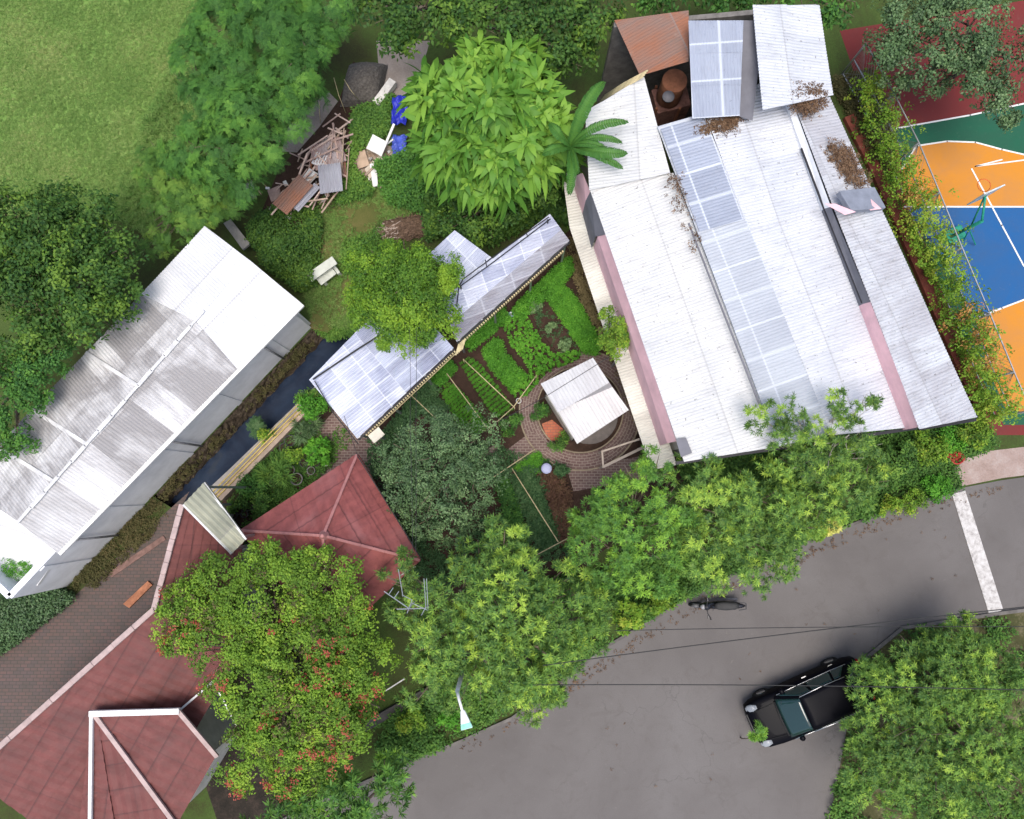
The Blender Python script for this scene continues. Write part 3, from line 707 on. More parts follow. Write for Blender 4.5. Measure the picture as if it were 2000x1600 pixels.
# end cap where the pink flashing meets the front
m = MB(); m.hexa([P(1320, 858, 4.78), P(1340, 855, 4.84), P(1352, 885, 4.84), P(1330, 893, 4.78)], [P(1320, 858, 4.84), P(1340, 855, 4.9), P(1352, 885, 4.9), P(1330, 893, 4.84)]); m.build('flashing', M_greyp, bC)
# walls
def D(u, v, z): return P(u, v, z)
wl_ = [P(1345, 872, 4.6), P(1192, 400, 4.6), P(1150, 235, 4.9), P(1262, 165, 5.3)]
wall_run('wall', wl_, 0, [4.62, 4.62, 4.8, 5.2], M_wallc, bC)
wall_run('wall', [P(1345, 878, 4.6), P(1500, 862, 4.6), P(1785, 820, 4.6), P(1895, 805, 4.6)], 0, [4.6, 5.0, 4.9, 4.6], M_walld, bC)
wall_run('wall', [P(1895, 805, 4.6), P(1612, 190, 4.6), P(1590, 20, 5)], 0, [4.6, 4.6, 5.2], M_walld, bC)
for u, v in ((1112, 350), (1160, 520), (1210, 690), (1262, 800), (1306, 895)):
    m = MB(); p = P(u+6, v, 2.7); m.bar(Vector((p.x, p.y, 0)), p, .08); m.build('awning_post', M_steel, bC)
m = MB(); m.bar(P(1104, 342, 2.7), P(1204, 690, 2.7), .06, .08); m.bar(P(1204, 690, 2.7), P(1314, 915, 2.7), .06, .08); m.build('awning_gutter', M_blacksteel, bC)
wall_run('wall', [P(1200, 45, 5), P(1590, 20, 5)], 0, [4.9, 5.2], M_walld, bC)
m = MB()
for i in range(5):
    t = (i+.5)/5; a = P(1345, 878, 4.6).lerp(P(1785, 820, 4.6), t); m.box((a.x, a.y-.12, 1.5), (1.1, .08, 1.2), -.15)
m.build('windows', plain('dark_glass', (.02, .025, .03), .15, .1, 3, .5), bC)
m = MB(); m.bar(P(1320, 905, 4.62), P(1790, 836, 4.72), .1, .1); m.bar(P(1795, 838, 4.65), P(1905, 820, 4.55), .1, .1); m.build('gutter', M_blacksteel, bC)
# courtyard well floor, the shade down the well put into its near-black colour
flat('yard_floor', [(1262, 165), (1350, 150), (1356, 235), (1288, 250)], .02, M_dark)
wt = thing('water_tank', 'rusty brown round water tank in the dark gap between the white roofs', 'water tank', P(1305, 190, 2.6))
m = MB(); m.cyl(P(1305, 190, 2.6), .42, 1.1, 24); m.build('tank', M_rust, wt, True, .02)
m = MB(); m.cyl(P(1305, 190, 3.7), .2, .06, 20); m.build('lid', M_greyp, wt, True)
m = MB()
for dx, dy in ((-.4, -.4), (.4, -.4), (.4, .4), (-.4, .4)): m.bar(P(1305, 190, 2.6)+Vector((dx, dy, -2.6)), P(1305, 190, 2.6)+Vector((dx, dy, 0)), .08)
m.build('stand', M_rust, wt)
ms = thing('masonry_platform', 'stained brick and concrete platform below the open roof gap', 'platform', P(1310, 195, 0))
m = MB(); q = [P(1272, 175, 2.5), P(1340, 165, 2.5), P(1350, 205, 2.5), P(1285, 222, 2.5)]
m.hexa([Vector((p.x, p.y, 0)) for p in q], q); m.build('block', plain('stained_brick', (.2, .1, .08), .9, .5, 5), ms, bevel=.02)

# ================================================================ RED ROOFED HOUSE (lower left)
bR = thing('dark_red_roofed_house', 'long house with dark red tiled roof and pale ridge cap beside the brick alley', 'house', P(250, 1350))
hz, lz = 4.1, 2.9
h0, h1, h2 = P(357, 985, hz), P(302, 1190, hz), P(30, 1432, hz); h3 = P(-60, 1500, hz)
l0, l1, l2 = P(476, 1080, lz), P(430, 1330, lz), P(350, 1390, lz)
corr('roof', P(455, 1300, lz), P(474, 1060, lz), h0, h1, M_tile1, bR, .3, .012, .39, .028, 4)
corr('roof', P(210, 1720, 2.4), P(455, 1300, lz), h1, P(-60, 1512, hz), M_tile1, bR, .3, .012, .39, .028, 4)
m = MB()
for a, b_ in ((h0, h1), (h1, P(-60, 1512, hz))):
    K = 9
    for i in range(K): m.bar(a.lerp(b_, i/K)+Vector((0, 0, .05+.012*(i % 2))), a.lerp(b_, (i+1)/K)+Vector((0, 0, .05+.012*(i % 2))), .17, .09)
m.build('ridge_cap', M_ridge, bR, bevel=.02)
# raised lower wing with white fascia
s0, s1 = P(182, 1392, 3.95), P(350, 1387, 3.95)
corr('roof', P(340, 1620, 3.3), P(420, 1480, 3.3), s1, s0, M_tile1, bR, .3, .012, .39, .028, 4, label='raised lower wing roof')
corr('roof', P(160, 1650, 3.3), P(340, 1620, 3.3), P(205, 1415, 3.9), s0, M_tile1, bR, .3, .012, .39, .028, 4, label='raised lower wing roof')
corr('roof', P(150, 1650, 3.3), P(181, 1396, 3.9), P(190, 1400, 3.95), P(230, 1650, 3.35), M_tile1, bR, .3, .012, .39, .028, 4)
m = MB(); m.bar(s0+Vector((-.05, 0, .1)), s1+Vector((.05, 0, .1)), .17, .12); m.bar(s0+Vector((0, 0, .08)), P(176, 1640, 3.5), .1, .1); m.build('fascia', M_white, bR)
m = MB(); m.bar(s1+Vector((0, 0, .07)), P(424, 1478, 3.35), .13, .08); m.bar(s0+Vector((.05, 0, .07)), P(350, 1620, 3.4), .13, .08); m.build('ridge_cap', M_ridge, bR)
m = MB(); m.bar(P(350, 1388, 3.2), P(418, 1330, 3.1), .06, .1); m.bar(P(417, 1330, 3.1), P(480, 1450, 3.1), .05, .08); m.build('fascia', M_white, bR)
wall_run('wall', [P(368, 1010, hz-.2), P(322, 1196, hz-.2), P(-20, 1500, hz-.2)], 0, hz-.6, M_wallc, bR)
wall_run('wall', [P(464, 1075, lz-.1), P(444, 1296, lz-.1), P(345, 1382, lz-.1), P(408, 1470, lz-.1), P(330, 1600, lz-.1)], 0, [lz-.2, lz-.2, lz-.1, 2.9, 2.9], M_wallc, bR)
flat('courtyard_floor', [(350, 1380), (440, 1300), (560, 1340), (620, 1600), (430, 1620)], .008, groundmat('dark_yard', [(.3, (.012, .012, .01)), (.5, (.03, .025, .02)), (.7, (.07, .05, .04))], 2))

# pyramid red roof
bP = thing('faded_red_pyramid_roof_house', 'small square house with faded red hipped roof next to the garden', 'house', P(660, 1060))
az, ez = 4.7, 3.0
ap = P(632, 1046, az); T_, R_, B_, L_ = P(698, 888, ez), P(820, 1094, ez), P(640, 1262, ez), P(470, 1036, ez)
for a, b_ in ((T_, R_), (R_, B_), (B_, L_), (L_, T_)):
    corr('roof', a, b_, ap, ap, M_tile2, bP, .3, .012, .39, .028, 4)
for c in (T_, R_, B_, L_):
    m = MB(); K = 8
    for i in range(K): m.bar(c.lerp(ap, i/K)+Vector((0, 0, .06+.012*(i % 2))), c.lerp(ap, (i+1)/K)+Vector((0, 0, .06+.012*(i % 2))), .09, .05)
    m.build('hip_cap', plain('faded_red_cap', (.36, .16, .15), .7, .2, 3), bP, bevel=.015)
m = MB(); m.tube([ap-Vector((0, 0, .05)), ap+Vector((0, 0, .2))], [.16, .05], 10); m.build('finial', plain('faded_red_cap', (0, 0, 0)), bP)
cen = (T_+R_+B_+L_)/4
wall_run('wall', [c.lerp(cen, .24) for c in (T_, R_, B_, L_)], 0, ez-.02, M_wallc, bP, .16, True)
m = MB()
for a, b_ in ((T_, R_), (R_, B_), (B_, L_), (L_, T_)): m.bar(a-Vector((0, 0, .07)), b_-Vector((0, 0, .07)), .05, .14)
m.build('fascia', plain('dark_red_paint', (.2, .06, .05), .6), bP)

# covered footbridge roof
bB = thing('covered_walkway', 'beige corrugated canopy over the walkway between canal end and red roofs', 'canopy', P(415, 1010))
q = [P(398, 943, 4.35), P(357, 986, 4.35), P(452, 1082, 4.35), P(480, 1054, 4.35)]
corr('canopy_roof', q[0], q[1], q[2], q[3], M_beige, bB, .19, .03, 1.4)
for k in range(4):
    c = q[k].lerp((q[0]+q[2])/2, .12); m = MB(); m.bar(Vector((c.x, c.y, 0)), Vector((c.x, c.y, 4.3)), .08); m.build('post', M_steel, bB)
m = MB(); m.bar(q[0]-Vector((0, 0, .06)), q[3]-Vector((0, 0, .06)), .06, .1); m.bar(q[1]-Vector((0, 0, .06)), q[2]-Vector((0, 0, .06)), .06, .1); m.build('beam', M_steel, bB)

# ================================================================ GREENHOUSES
def posts(par, pts, ztop, mat=M_steel, w_=.07):
    for p in pts:
        m = MB(); m.bar(Vector((p.x, p.y, 0)), Vector((p.x, p.y, ztop)), w_); m.build('post', mat, par)
def blind(par, a, b_, n, z0, z1, name='bamboo_blind'):
    """row of vertical bamboo laths hanging under the eave"""
    m = MB(); d = (b_-a)/n
    for i in range(n):
        p = a+d*(i+.5); m.box((p.x, p.y, (z0+z1)/2), (d.length*.5, .06, z1-z0), math.atan2(d.y, d.x))
    o = m.build(name, M_bamboo, par); return o
g1 = thing('lower_greenhouse', 'bluish-white translucent greenhouse roof between the canal and the pot plants, below the round tree', 'greenhouse', P(745, 760))
zl, zh = 2.6, 3.1
A_, B_, C_, D_ = P(698, 857, zl), P(886, 680, zl), P(780, 562, zh), P(604, 742, zh)
mid = lambda t, a, b_: a.lerp(b_, t)
corr('roof_sheets', D_, A_, mid(.5, A_, B_), mid(.5, D_, C_), M_poly2, g1, .1, .012, 1.25, .012)
corr('roof_sheets', mid(.5, D_, C_)+Vector((0, 0, .02)), mid(.5, A_, B_)+Vector((0, 0, .02)), B_+Vector((0, 0, .02)), C_+Vector((0, 0, .02)), M_poly, g1, .1, .012, 1.25, .012)
m = MB()
for t in (.02, .25, .5, .75, .98):
    m.bar(mid(t, A_, B_)-Vector((0, 0, .07)), mid(t, D_, C_)-Vector((0, 0, .07)), .05, .08)
for t in (.03, .35, .68, .97): m.bar(mid(t, A_, D_)-Vector((0, 0, .13)), mid(t, B_, C_)-Vector((0, 0, .13)), .05, .06)
m.build('frame', M_steel, g1)
posts(g1, [mid(.03, A_, C_), mid(.35, A_, B_), mid(.7, A_, B_), mid(.96, B_, D_).lerp(B_, .9), mid(.04, D_, B_), mid(.5, D_, C_), C_], 2.5)
out = (A_-D_); out.z = 0; out.normalize()
blind(g1, A_.lerp(B_, .06)+out*.10, B_+out*.10, 44, 2.38, 2.54)
m = MB(); m.bar(A_+out*.05-Vector((0, 0, .05)), B_+out*.05-Vector((0, 0, .05)), .05, .06); m.build('eave_rail', M_blacksteel, g1)
m = MB(); e = B_-A_; m.bar(A_.lerp(B_, .16)+out*.12-Vector((0, 0, .35)), B_+out*.12-Vector((0, 0, .35)), .03, .04); m.build('blind_rail', M_bamboo, g1)
m = MB(); m.tube([D_+Vector((.15, 0, .1)), P(690, 688, 3.15), P(757, 645, 3.2)], .03, 6); m.build('hose', M_cable, g1)
m = MB(); m.tube([D_+Vector((.2, -.05, .1)), P(650, 805, 2.95), P(700, 868, 2.75)], .018, 6); m.build('hose', M_cable, g1)
cb = thing('white_meter_box', 'small cream box mounted at the low corner of the lower greenhouse', 'box', P(735, 851, 2.2))
m = MB(); m.box(P(735, 851, 2.25), (.42, .30, .34), .7); m.build('cabinet', plain('cream_plastic', (.62, .58, .48), .5, .1), cb, bevel=.03)
m = MB(); m.box(P(735, 850, 2.44), (.46, .34, .03), .7); m.build('lid', plain('cream_plastic', (0, 0, 0)), cb, bevel=.01)
m = MB(); p = P(735, 851, 2.1); m.bar((p.x, p.y, 0), (p.x, p.y, 2.1), .07); m.build('post', M_steel, cb)

g2 = thing('upper_greenhouse', 'long narrow greenhouse with dull blue-grey roof and dotted bamboo eave above the garden beds', 'greenhouse', P(1000, 560))
A_, B_, C_, D_ = P(892, 668, zl), P(1112, 470, zl), P(1074, 418, zh), P(862, 585, zh)
lo_ = .42
corr('roof_sheets', mid(lo_, A_, D_), A_, B_, mid(lo_, B_, C_), sheetmat('dull_grey_polycarbonate', (.34, .35, .40), (.20, .19, .22), .5, .5, .45, (.62, 1.25), .2), g2, .1, .012, 1.25, .012, label='dull grey-brown lower band of the roof')
corr('roof_sheets', D_, mid(lo_, A_, D_), mid(lo_, B_, C_), C_, M_poly2, g2, .1, .012, 1.25, .012, label='pale blue upper band of the roof')
m = MB()
for t in (.02, .22, .42, .62, .82, .98): m.bar(mid(t, A_, B_)-Vector((0, 0, .07)), mid(t, D_, C_)-Vector((0, 0, .07)), .05, .08)
for t in (.03, .5, .97): m.bar(mid(t, A_, D_)-Vector((0, 0, .13)), mid(t, B_, C_)-Vector((0, 0, .13)), .05, .06)
m.build('frame', M_steel, g2)
posts(g2, [A_.lerp(C_, .03), mid(.33, A_, B_), mid(.66, A_, B_), B_.lerp(D_, .03), C_.lerp(A_, .03), D_, mid(.5, D_, C_)], 2.5)
out = (A_-D_); out.z = 0; out.normalize()
blind(g2, A_+out*.12, B_.lerp(A_, .06)+out*.12, 52, 2.36, 2.54)
m = MB(); m.bar(A_+out*.05-Vector((0, 0, .05)), B_+out*.05-Vector((0, 0, .05)), .05, .06); m.build('eave_rail', M_blacksteel, g2)
m = MB()
for i in range(5):
    p = A_.lerp(B_, .01+.014*i)+out*.1; q_ = p-(B_-A_).normalized()*.25+out*.22; m.bar(p-Vector((0, 0, .08)), q_-Vector((0, 0, .1)), .045)
m.build('rafter_ends', M_bamboo, g2)
# open black handrail frame over its upper edge
fr = thing('black_roof_rail', 'thin black steel rail frame along the top edge of the upper greenhouse', 'rail', P(980, 500, zh))
m = MB(); r1 = [P(895, 562, 3.3), P(960, 515, 3.3), P(1075, 428, 3.3)]; r2 = [P(895, 562, 3.3), P(905, 545, 3.75), P(970, 497, 3.75), P(1072, 424, 3.75)]
m.tube(r1, .02, 6); m.tube(r2, .02, 6); m.bar(P(948, 508, 3.75), P(951, 522, 3.3), .03); m.bar(P(1028, 456, 3.75), P(1031, 463, 3.3), .03); m.tube([P(896, 562, 3.3), P(892, 600, 2.9)], .02, 6); m.build('rail', M_blacksteel, fr)
for p in (P(900, 560, 3.3), P(1070, 430, 3.3)):
    m = MB(); m.bar((p.x, p.y, 0), p, .05); m.build('post', M_blacksteel, fr)
g3 = thing('small_upper_greenhouse', 'small greenhouse with striped pale blue roof half hidden behind the round tree', 'greenhouse', P(905, 510))
A_, B_, C_, D_ = P(905, 562, 2.9), P(966, 508, 2.9), P(888, 450, 3.35), P(838, 496, 3.35)
corr('roof_sheets', D_, A_, B_, C_, M_poly2, g3, .1, .012, .9, .012)
posts(g3, [A_, B_, C_, D_], 2.8)
m = MB()
for t in (.03, .5, .97): m.bar(mid(t, A_, B_)-Vector((0, 0, .07)), mid(t, D_, C_)-Vector((0, 0, .07)), .05, .08)
m.build('frame', M_steel, g3)

# ================================================================ GAZEBO
gz = thing('garden_gazebo', 'square garden gazebo with a bright white two-level roof on the round brick path', 'gazebo', P(1128, 808))
c1, c2, c3, c4 = P(1056, 750, 2.75), P(1158, 699, 2.75), P(1228, 801, 2.55), P(1127, 867, 2.55)
m1, m2 = P(1090, 806, 3.12), P(1190, 747, 3.12)
corr('roof', c1, c2, m2, m1, M_gaz, gz, .12, .008, 3)
n1, n2 = P(1089, 802, 2.92), P(1196, 756, 2.84)
corr('roof', c4, c3, n2, n1, M_gaz, gz, .12, .008, 3)
m = MB(); K = 10
for i in range(K):                                   # sheet across the roof step, the gap's shade put into its grey
    a, b_ = m1.lerp(m2, i/K), m1.lerp(m2, (i+1)/K); a2, b2 = n1.lerp(n2, i/K), n1.lerp(n2, (i+1)/K)
    a.z -= .02; b_.z -= .02; m.add([a, b_, b2, a2], [(0, 1, 2, 3)])
m.build('gap_shade', plain('gap_shade_grey', (.33, .33, .35), .6, .2, 3), gz)
gcen = (c1+c2+c3+c4)/4
for c in (c1, c2, c3, c4):
    p = c.lerp(gcen, .2); m = MB(); m.bar((p.x, p.y, 0), (p.x, p.y, 2.6), .1); m.build('post', plain('dark_timber', (.07, .05, .04), .8), gz)
m = MB()
cs = [c.lerp(gcen, .2) for c in (c1, c2, c3, c4)]
for i in range(4):
    a, b_ = cs[i], cs[(i+1) % 4]; m.bar((a.x, a.y, 2.5), (b_.x, b_.y, 2.5), .08, .12)
m.build('roof_beams', plain('dark_timber', (0, 0, 0)), gz)
m = MB()
for i in range(3):
    a, b_ = cs[i], cs[i+1]; m.bar((a.x, a.y, .55), (b_.x, b_.y, .55), .4, .06)
m.build('bench', plain('dark_timber', (0, 0, 0)), gz)
m = MB(); cc = P(1150, 812); m.tube([cc+Vector((0, 0, .0)), cc+Vector((0, 0, .12))], [1.05, 1.05], 28); m.build('plinth', plain('worn_slab', (.15, .13, .12), .9, .3, 3), gz)
m = MB(); a, b_ = cs[0], cs[3]; m.bar((a.x, a.y, .5), (b_.x, b_.y, .5), .12, 1.0); m.build('half_wall', M_wallc, gz)

# brick ring path and straight path
def ring(name, c, r0, r1, z, mat, a0=0, a1=2*math.pi, n=72):
    V = []; UV = []
    for i in range(n+1):
        t = a0+(a1-a0)*i/n
        for r in (r0, r1): V.append((c.x+math.cos(t)*r, c.y+math.sin(t)*r, z)); UV.append((t*(r0+r1)/2, r))
    o = mesh(name, V, [(2*i, 2*i+1, 2*i+3, 2*i+2) for i in range(n)], mat, uv=UV)
    if o.data.polygons[0].normal.z < 0: o.data.flip_normals()
    o['kind'] = 'structure'; return o
RC = P(1133, 800)
ring('brick_path', RC, 1.62, 2.18, .016, M_brick)
m = MB(); m.torus(RC+Vector((0, 0, .02)), 2.22, .035, 60, 6); m.torus(RC+Vector((0, 0, .02)), 1.58, .03, 60, 6); o = m.build('path_edging', plain('pale_edging', (.3, .24, .17), .9)); o['kind'] = 'structure'
flat('brick_path', [(988, 880), (1030, 849), (1062, 880), (1013, 915)], .020, M_brick)
flat('brick_path', [(1040, 842), (1078, 872), (1060, 885), (1028, 852)], .024, M_brick)
flat('brick_path', [(985, 895), (760, 1020), (740, 990), (965, 870)], .008, M_brick)
flat('brick_path', [(1105, 905), (1170, 905), (1260, 890), (1290, 930), (1120, 960)], .012, M_brick)
flat('red_brick_pad', [(1058, 828), (1078, 820), (1100, 838), (1094, 860), (1070, 862)], .016, M_brickr)

# ================================================================ VEGETATION
def st(*c): 
    n = len(c); return [(i/(n-1), x) for i, x in enumerate(c)]
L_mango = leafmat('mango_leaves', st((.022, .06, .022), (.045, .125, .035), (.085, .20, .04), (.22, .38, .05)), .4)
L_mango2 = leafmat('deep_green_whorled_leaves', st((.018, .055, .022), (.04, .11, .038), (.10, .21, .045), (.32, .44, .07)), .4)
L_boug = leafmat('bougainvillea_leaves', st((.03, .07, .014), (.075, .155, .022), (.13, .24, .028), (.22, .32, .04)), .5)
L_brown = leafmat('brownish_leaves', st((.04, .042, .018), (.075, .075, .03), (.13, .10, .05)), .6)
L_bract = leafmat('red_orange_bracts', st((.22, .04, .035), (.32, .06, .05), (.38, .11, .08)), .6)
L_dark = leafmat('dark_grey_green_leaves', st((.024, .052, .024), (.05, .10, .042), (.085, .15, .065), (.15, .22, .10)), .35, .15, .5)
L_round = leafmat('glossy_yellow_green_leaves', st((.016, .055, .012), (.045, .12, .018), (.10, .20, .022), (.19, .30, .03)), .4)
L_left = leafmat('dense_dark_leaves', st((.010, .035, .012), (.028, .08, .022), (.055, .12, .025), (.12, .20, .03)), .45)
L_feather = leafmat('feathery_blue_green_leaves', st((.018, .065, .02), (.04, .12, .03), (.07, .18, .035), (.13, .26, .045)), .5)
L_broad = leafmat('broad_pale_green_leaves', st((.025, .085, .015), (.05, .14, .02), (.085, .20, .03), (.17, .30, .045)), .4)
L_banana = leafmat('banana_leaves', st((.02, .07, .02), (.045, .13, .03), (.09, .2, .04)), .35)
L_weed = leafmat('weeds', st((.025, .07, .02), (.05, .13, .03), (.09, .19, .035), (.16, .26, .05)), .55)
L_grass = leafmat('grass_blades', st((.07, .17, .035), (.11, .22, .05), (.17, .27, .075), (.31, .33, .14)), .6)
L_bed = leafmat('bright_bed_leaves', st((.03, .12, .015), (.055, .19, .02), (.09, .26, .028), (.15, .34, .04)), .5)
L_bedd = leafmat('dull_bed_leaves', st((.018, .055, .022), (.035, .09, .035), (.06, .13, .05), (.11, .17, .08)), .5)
L_vine = leafmat('vine_leaves', st((.03, .09, .015), (.08, .19, .02), (.15, .28, .03), (.30, .34, .05)), .5)
L_orange = leafmat('orange_autumn_leaves', st((.30, .14, .04), (.42, .20, .07), (.48, .30, .12)), .6)
L_red = leafmat('dark_red_leaves', st((.06, .03, .025), (.10, .05, .04), (.14, .09, .05)), .6)
L_dry = leafmat('dry_grass', st((.10, .08, .04), (.17, .13, .07), (.24, .19, .10)), .7)
PALEBARK = plain('pale_bark', (.32, .30, .26), .85, .3, 8)

# ---- street trees along the road
G = 'whorled-leaf street trees along the road'
tree('street_tree', 'street tree with bright yellow-green rosettes just below the gazebo path', 'tree', (1215, 1075),
     [(1235, 1015, 4.2, 88, .8), (1175, 985, 4.0, 62, .8), (1305, 985, 4.1, 65, .8), (1185, 1070, 3.8, 72, .8), (1270, 1085, 3.8, 78, .8), (1150, 1015, 3.6, 42, .9), (1240, 930, 4.6, 40, .8), (1282, 912, 4.6, 36, .8)], 'whorl', L_mango, 27, .62, G, tone_shift=.15, depth=.2)
tree('street_tree', 'street tree in the middle of the row under the bottom eave of the white hall', 'tree', (1400, 1030),
     [(1400, 1000, 4.4, 85, .8), (1475, 970, 4.4, 80, .8), (1360, 930, 4.5, 50, .8), (1380, 1085, 3.9, 72, .8), (1470, 1070, 4.0, 85, .8), (1535, 1020, 4.0, 68, .8), (1345, 1010, 3.8, 50, .9), (1500, 1100, 3.6, 48, .8)], 'whorl', L_mango2, 27, .62, G, tone_shift=.15, depth=.2)
tree('street_tree', 'street tree nearest the crossing band, reaching up to the hall eave', 'tree', (1610, 960),
     [(1600, 910, 4.6, 72, .8), (1660, 905, 4.3, 62, .8), (1580, 970, 4.2, 62, .8), (1650, 965, 4.0, 60, .8), (1700, 940, 3.4, 45, .8), (1550, 890, 4.8, 48, .8), (1600, 1005, 3.4, 42, .8)], 'whorl', L_mango2, 26, .62, G, tone_shift=.1, depth=.2)
tree('roof_overhanging_tree', 'leafy branches with gaps spreading over the lower edge of the white hall roof', 'tree', (1560, 930),
     [(1495, 825, 6.0, 42, .8), (1530, 860, 5.8, 34, .8), (1545, 800, 6.3, 26, .7), (1590, 860, 5.8, 40, .8), (1642, 795, 6.4, 38, .7), (1655, 850, 5.9, 38, .8), (1695, 870, 5.6, 34, .8), (1700, 782, 6.3, 24, .6), (1560, 830, 6.0, 22, .7), (1620, 888, 5.6, 40, .8), (1575, 900, 5.4, 40, .8)], 'whorl', L_mango2, 26, .56, tone_shift=.1, trunk_r=.1, bark=PALEBARK)
tree('street_tree', 'largest street tree, between the flowering bougainvillea and the open road', 'tree', (960, 1215),
     [(985, 1180, 5.0, 105, .8), (900, 1150, 4.6, 78, .8), (860, 1240, 4.4, 85, .8), (950, 1290, 4.6, 95, .8), (1050, 1260, 4.6, 95, .8), (1090, 1190, 4.3, 75, .8), (1130, 1230, 3.9, 60, .8), (1030, 1345, 3.9, 62, .8), (1075, 1330, 3.7, 48, .8), (990, 1060, 4.6, 52, .8), (1000, 1110, 4.6, 60, .8), (930, 1090, 4.2, 45, .8), (830, 1330, 3.6, 50, .8), (905, 1350, 3.6, 48, .8), (800, 1180, 4.2, 48, .8), (780, 1110, 4.2, 40, .8), (1150, 1180, 3.6, 44, .8), (1110, 1130, 3.7, 45, .8)], 'whorl', L_mango2, 25, .68, G, trunk_r=.2, tone_shift=.15, depth=.2)
tree('street_tree', 'large street tree across the road beside the black car', 'tree', (1830, 1380),
[(1800, 1340, 2.5, 95, .6), (1890, 1310, 2.5, 90, .6), (1720, 1365, 2.1, 70, .65), (1780, 1262, 1.9, 40, .7), (1870, 1238, 1.9, 46, .7), (1700, 1308, 1.9, 38, .7), (1760, 1440, 2.4, 95, .6), (1880, 1440, 2.6, 105, .6), (1950, 1370, 2.6, 90, .6), (1688, 1425, 2.0, 48, .7), (1820, 1540, 2.6, 95, .6), (1700, 1510, 2.3, 60, .7), (1950, 1540, 2.6, 90, .6)], 'whorl', L_mango2, 26, .6, G, trunk_r=.16, tone_shift=.05, depth=.2)
# ---- bougainvillea
yb = P(540, 1250).y
tree('bougainvillea_tree', 'huge spreading bougainvillea with yellow-green leaves and red-orange flowers over the red roofs', 'tree', (560, 1230),
     [(540, 1170, 4.9, 105, .6), (440, 1150, 4.7, 75, .6), (370, 1210, 4.6, 62, .6), (430, 1250, 4.7, 85, .6), (640, 1150, 4.8, 80, .6), (590, 1260, 4.9, 110, .6), (500, 1330, 4.7, 90, .6), (640, 1350, 4.6, 95, .6), (700, 1300, 4.4, 72, .6), (560, 1410, 4.4, 80, .6), (500, 1420, 4.2, 60, .6), (650, 1420, 4.0, 70, .6), (510, 1095, 5.0, 45, .6), (620, 1100, 5.1, 38, .6), (660, 1210, 4.8, 70, .6), (480, 1480, 3.9, 60, .6), (590, 1490, 3.9, 70, .6), (335, 1180, 4.5, 32, .6), (705, 1390, 3.9, 50, .6), (350, 1250, 4.4, 40, .6)],
     'small', L_boug, 30, 1.0, tone_shift=.12, trunk_r=.2, low=.0, clump=.3,
     extra=[('flowers', L_bract, 900, 'tiny', 1.5, lambda p: noise2(p[0], p[1], .9, 1.0)+.25*random.Random(int(p[0]*9)).random()-(.55 if p[1]+P(0, 800).y*0 > yb else .02) > 0), ('dry_twigs', L_brown, 800, 'small', .9, lambda p: noise2(p[0], p[1], 1.1, 4.0) > .12)], depth=.25)
tree('garden_tree', 'dark grey-green small-leaved tree between the red pyramid roof and the brick path', 'tree', (860, 930),
     [(860, 880, 3.6, 80, .75), (800, 880, 3.2, 60, .75), (930, 860, 3.3, 62, .75), (870, 960, 3.4, 80, .75), (800, 950, 3.0, 60, .75), (940, 930, 3.2, 58, .75), (885, 1020, 2.8, 50, .75), (765, 915, 2.6, 40, .75), (830, 1005, 2.8, 48, .75), (880, 830, 3.0, 38, .75)], 'oval', L_dark, 22, .62, trunk_r=.12)
tree('round_tree', 'compact round bright green tree crown standing over the two greenhouse roofs', 'tree', (825, 600),
     [(788, 568, 4.6, 80, .8), (742, 530, 4.4, 60, .8), (840, 530, 4.4, 60, .8), (738, 605, 4.2, 62, .8), (842, 608, 4.3, 62, .8), (790, 512, 4.3, 56, .8), (792, 625, 4.3, 58, .8), (722, 570, 4.0, 46, .8), (862, 570, 4.1, 44, .8), (765, 640, 4.0, 42, .8), (825, 640, 4.0, 40, .8)], 'oval', L_round, 46, .66, trunk_r=.14, tone_shift=.18, depth=.45)
tree('roadside_tree', 'big dense dark tree with yellow tips at the left edge beside the white warehouse', 'tree', (130, 600),
     [(90, 470, 5.0, 95, .8), (170, 440, 4.6, 70, .8), (60, 560, 5.0, 85, .8), (150, 540, 5.0, 90, .8), (205, 500, 4.6, 62, .8), (220, 570, 4.5, 52, .8), (170, 620, 4.6, 62, .8), (70, 650, 4.6, 60, .8), (235, 620, 4.0, 32, .8), (20, 450, 4.8, 90, .8), (10, 560, 4.8, 80, .8), (120, 400, 4.2, 45, .8)], 'oval', L_left, 17, 1.0, trunk_r=.22, tone_shift=.12)
tree('leafy_tree', 'blue-green leafy tree overhanging the outer edge of the warehouse roof', 'tree', (60, 740),
     [(90, 680, 4.4, 52, .8), (50, 720, 4.3, 52, .8), (120, 690, 4.2, 40, .8), (30, 790, 4.2, 50, .8), (60, 770, 4.0, 38, .8), (0, 720, 4.4, 60, .8), (40, 850, 3.9, 34, .8), (-10, 860, 4, 50, .8)], 'small', L_feather, 24, 1.1, trunk_r=.13)
FT = 'feathery trees above the warehouse'
tree('feathery_tree', 'large feathery tree beside the demolition timber pile', 'tree', (440, 300),
     [(470, 230, 4.2, 82, .75), (400, 210, 4.0, 70, .75), (520, 190, 4.0, 62, .75), (440, 300, 4.2, 80, .75), (520, 290, 3.8, 62, .75), (380, 290, 3.6, 60, .75), (560, 225, 3.6, 50, .75), (470, 150, 4.0, 70, .75), (560, 140, 4.0, 70, .75), (380, 140, 4.0, 62, .75), (600, 185, 3.2, 34, .75), (490, 360, 3.4, 45, .75)], 'fern', L_feather, 17, .55, FT, tone_shift=.1)
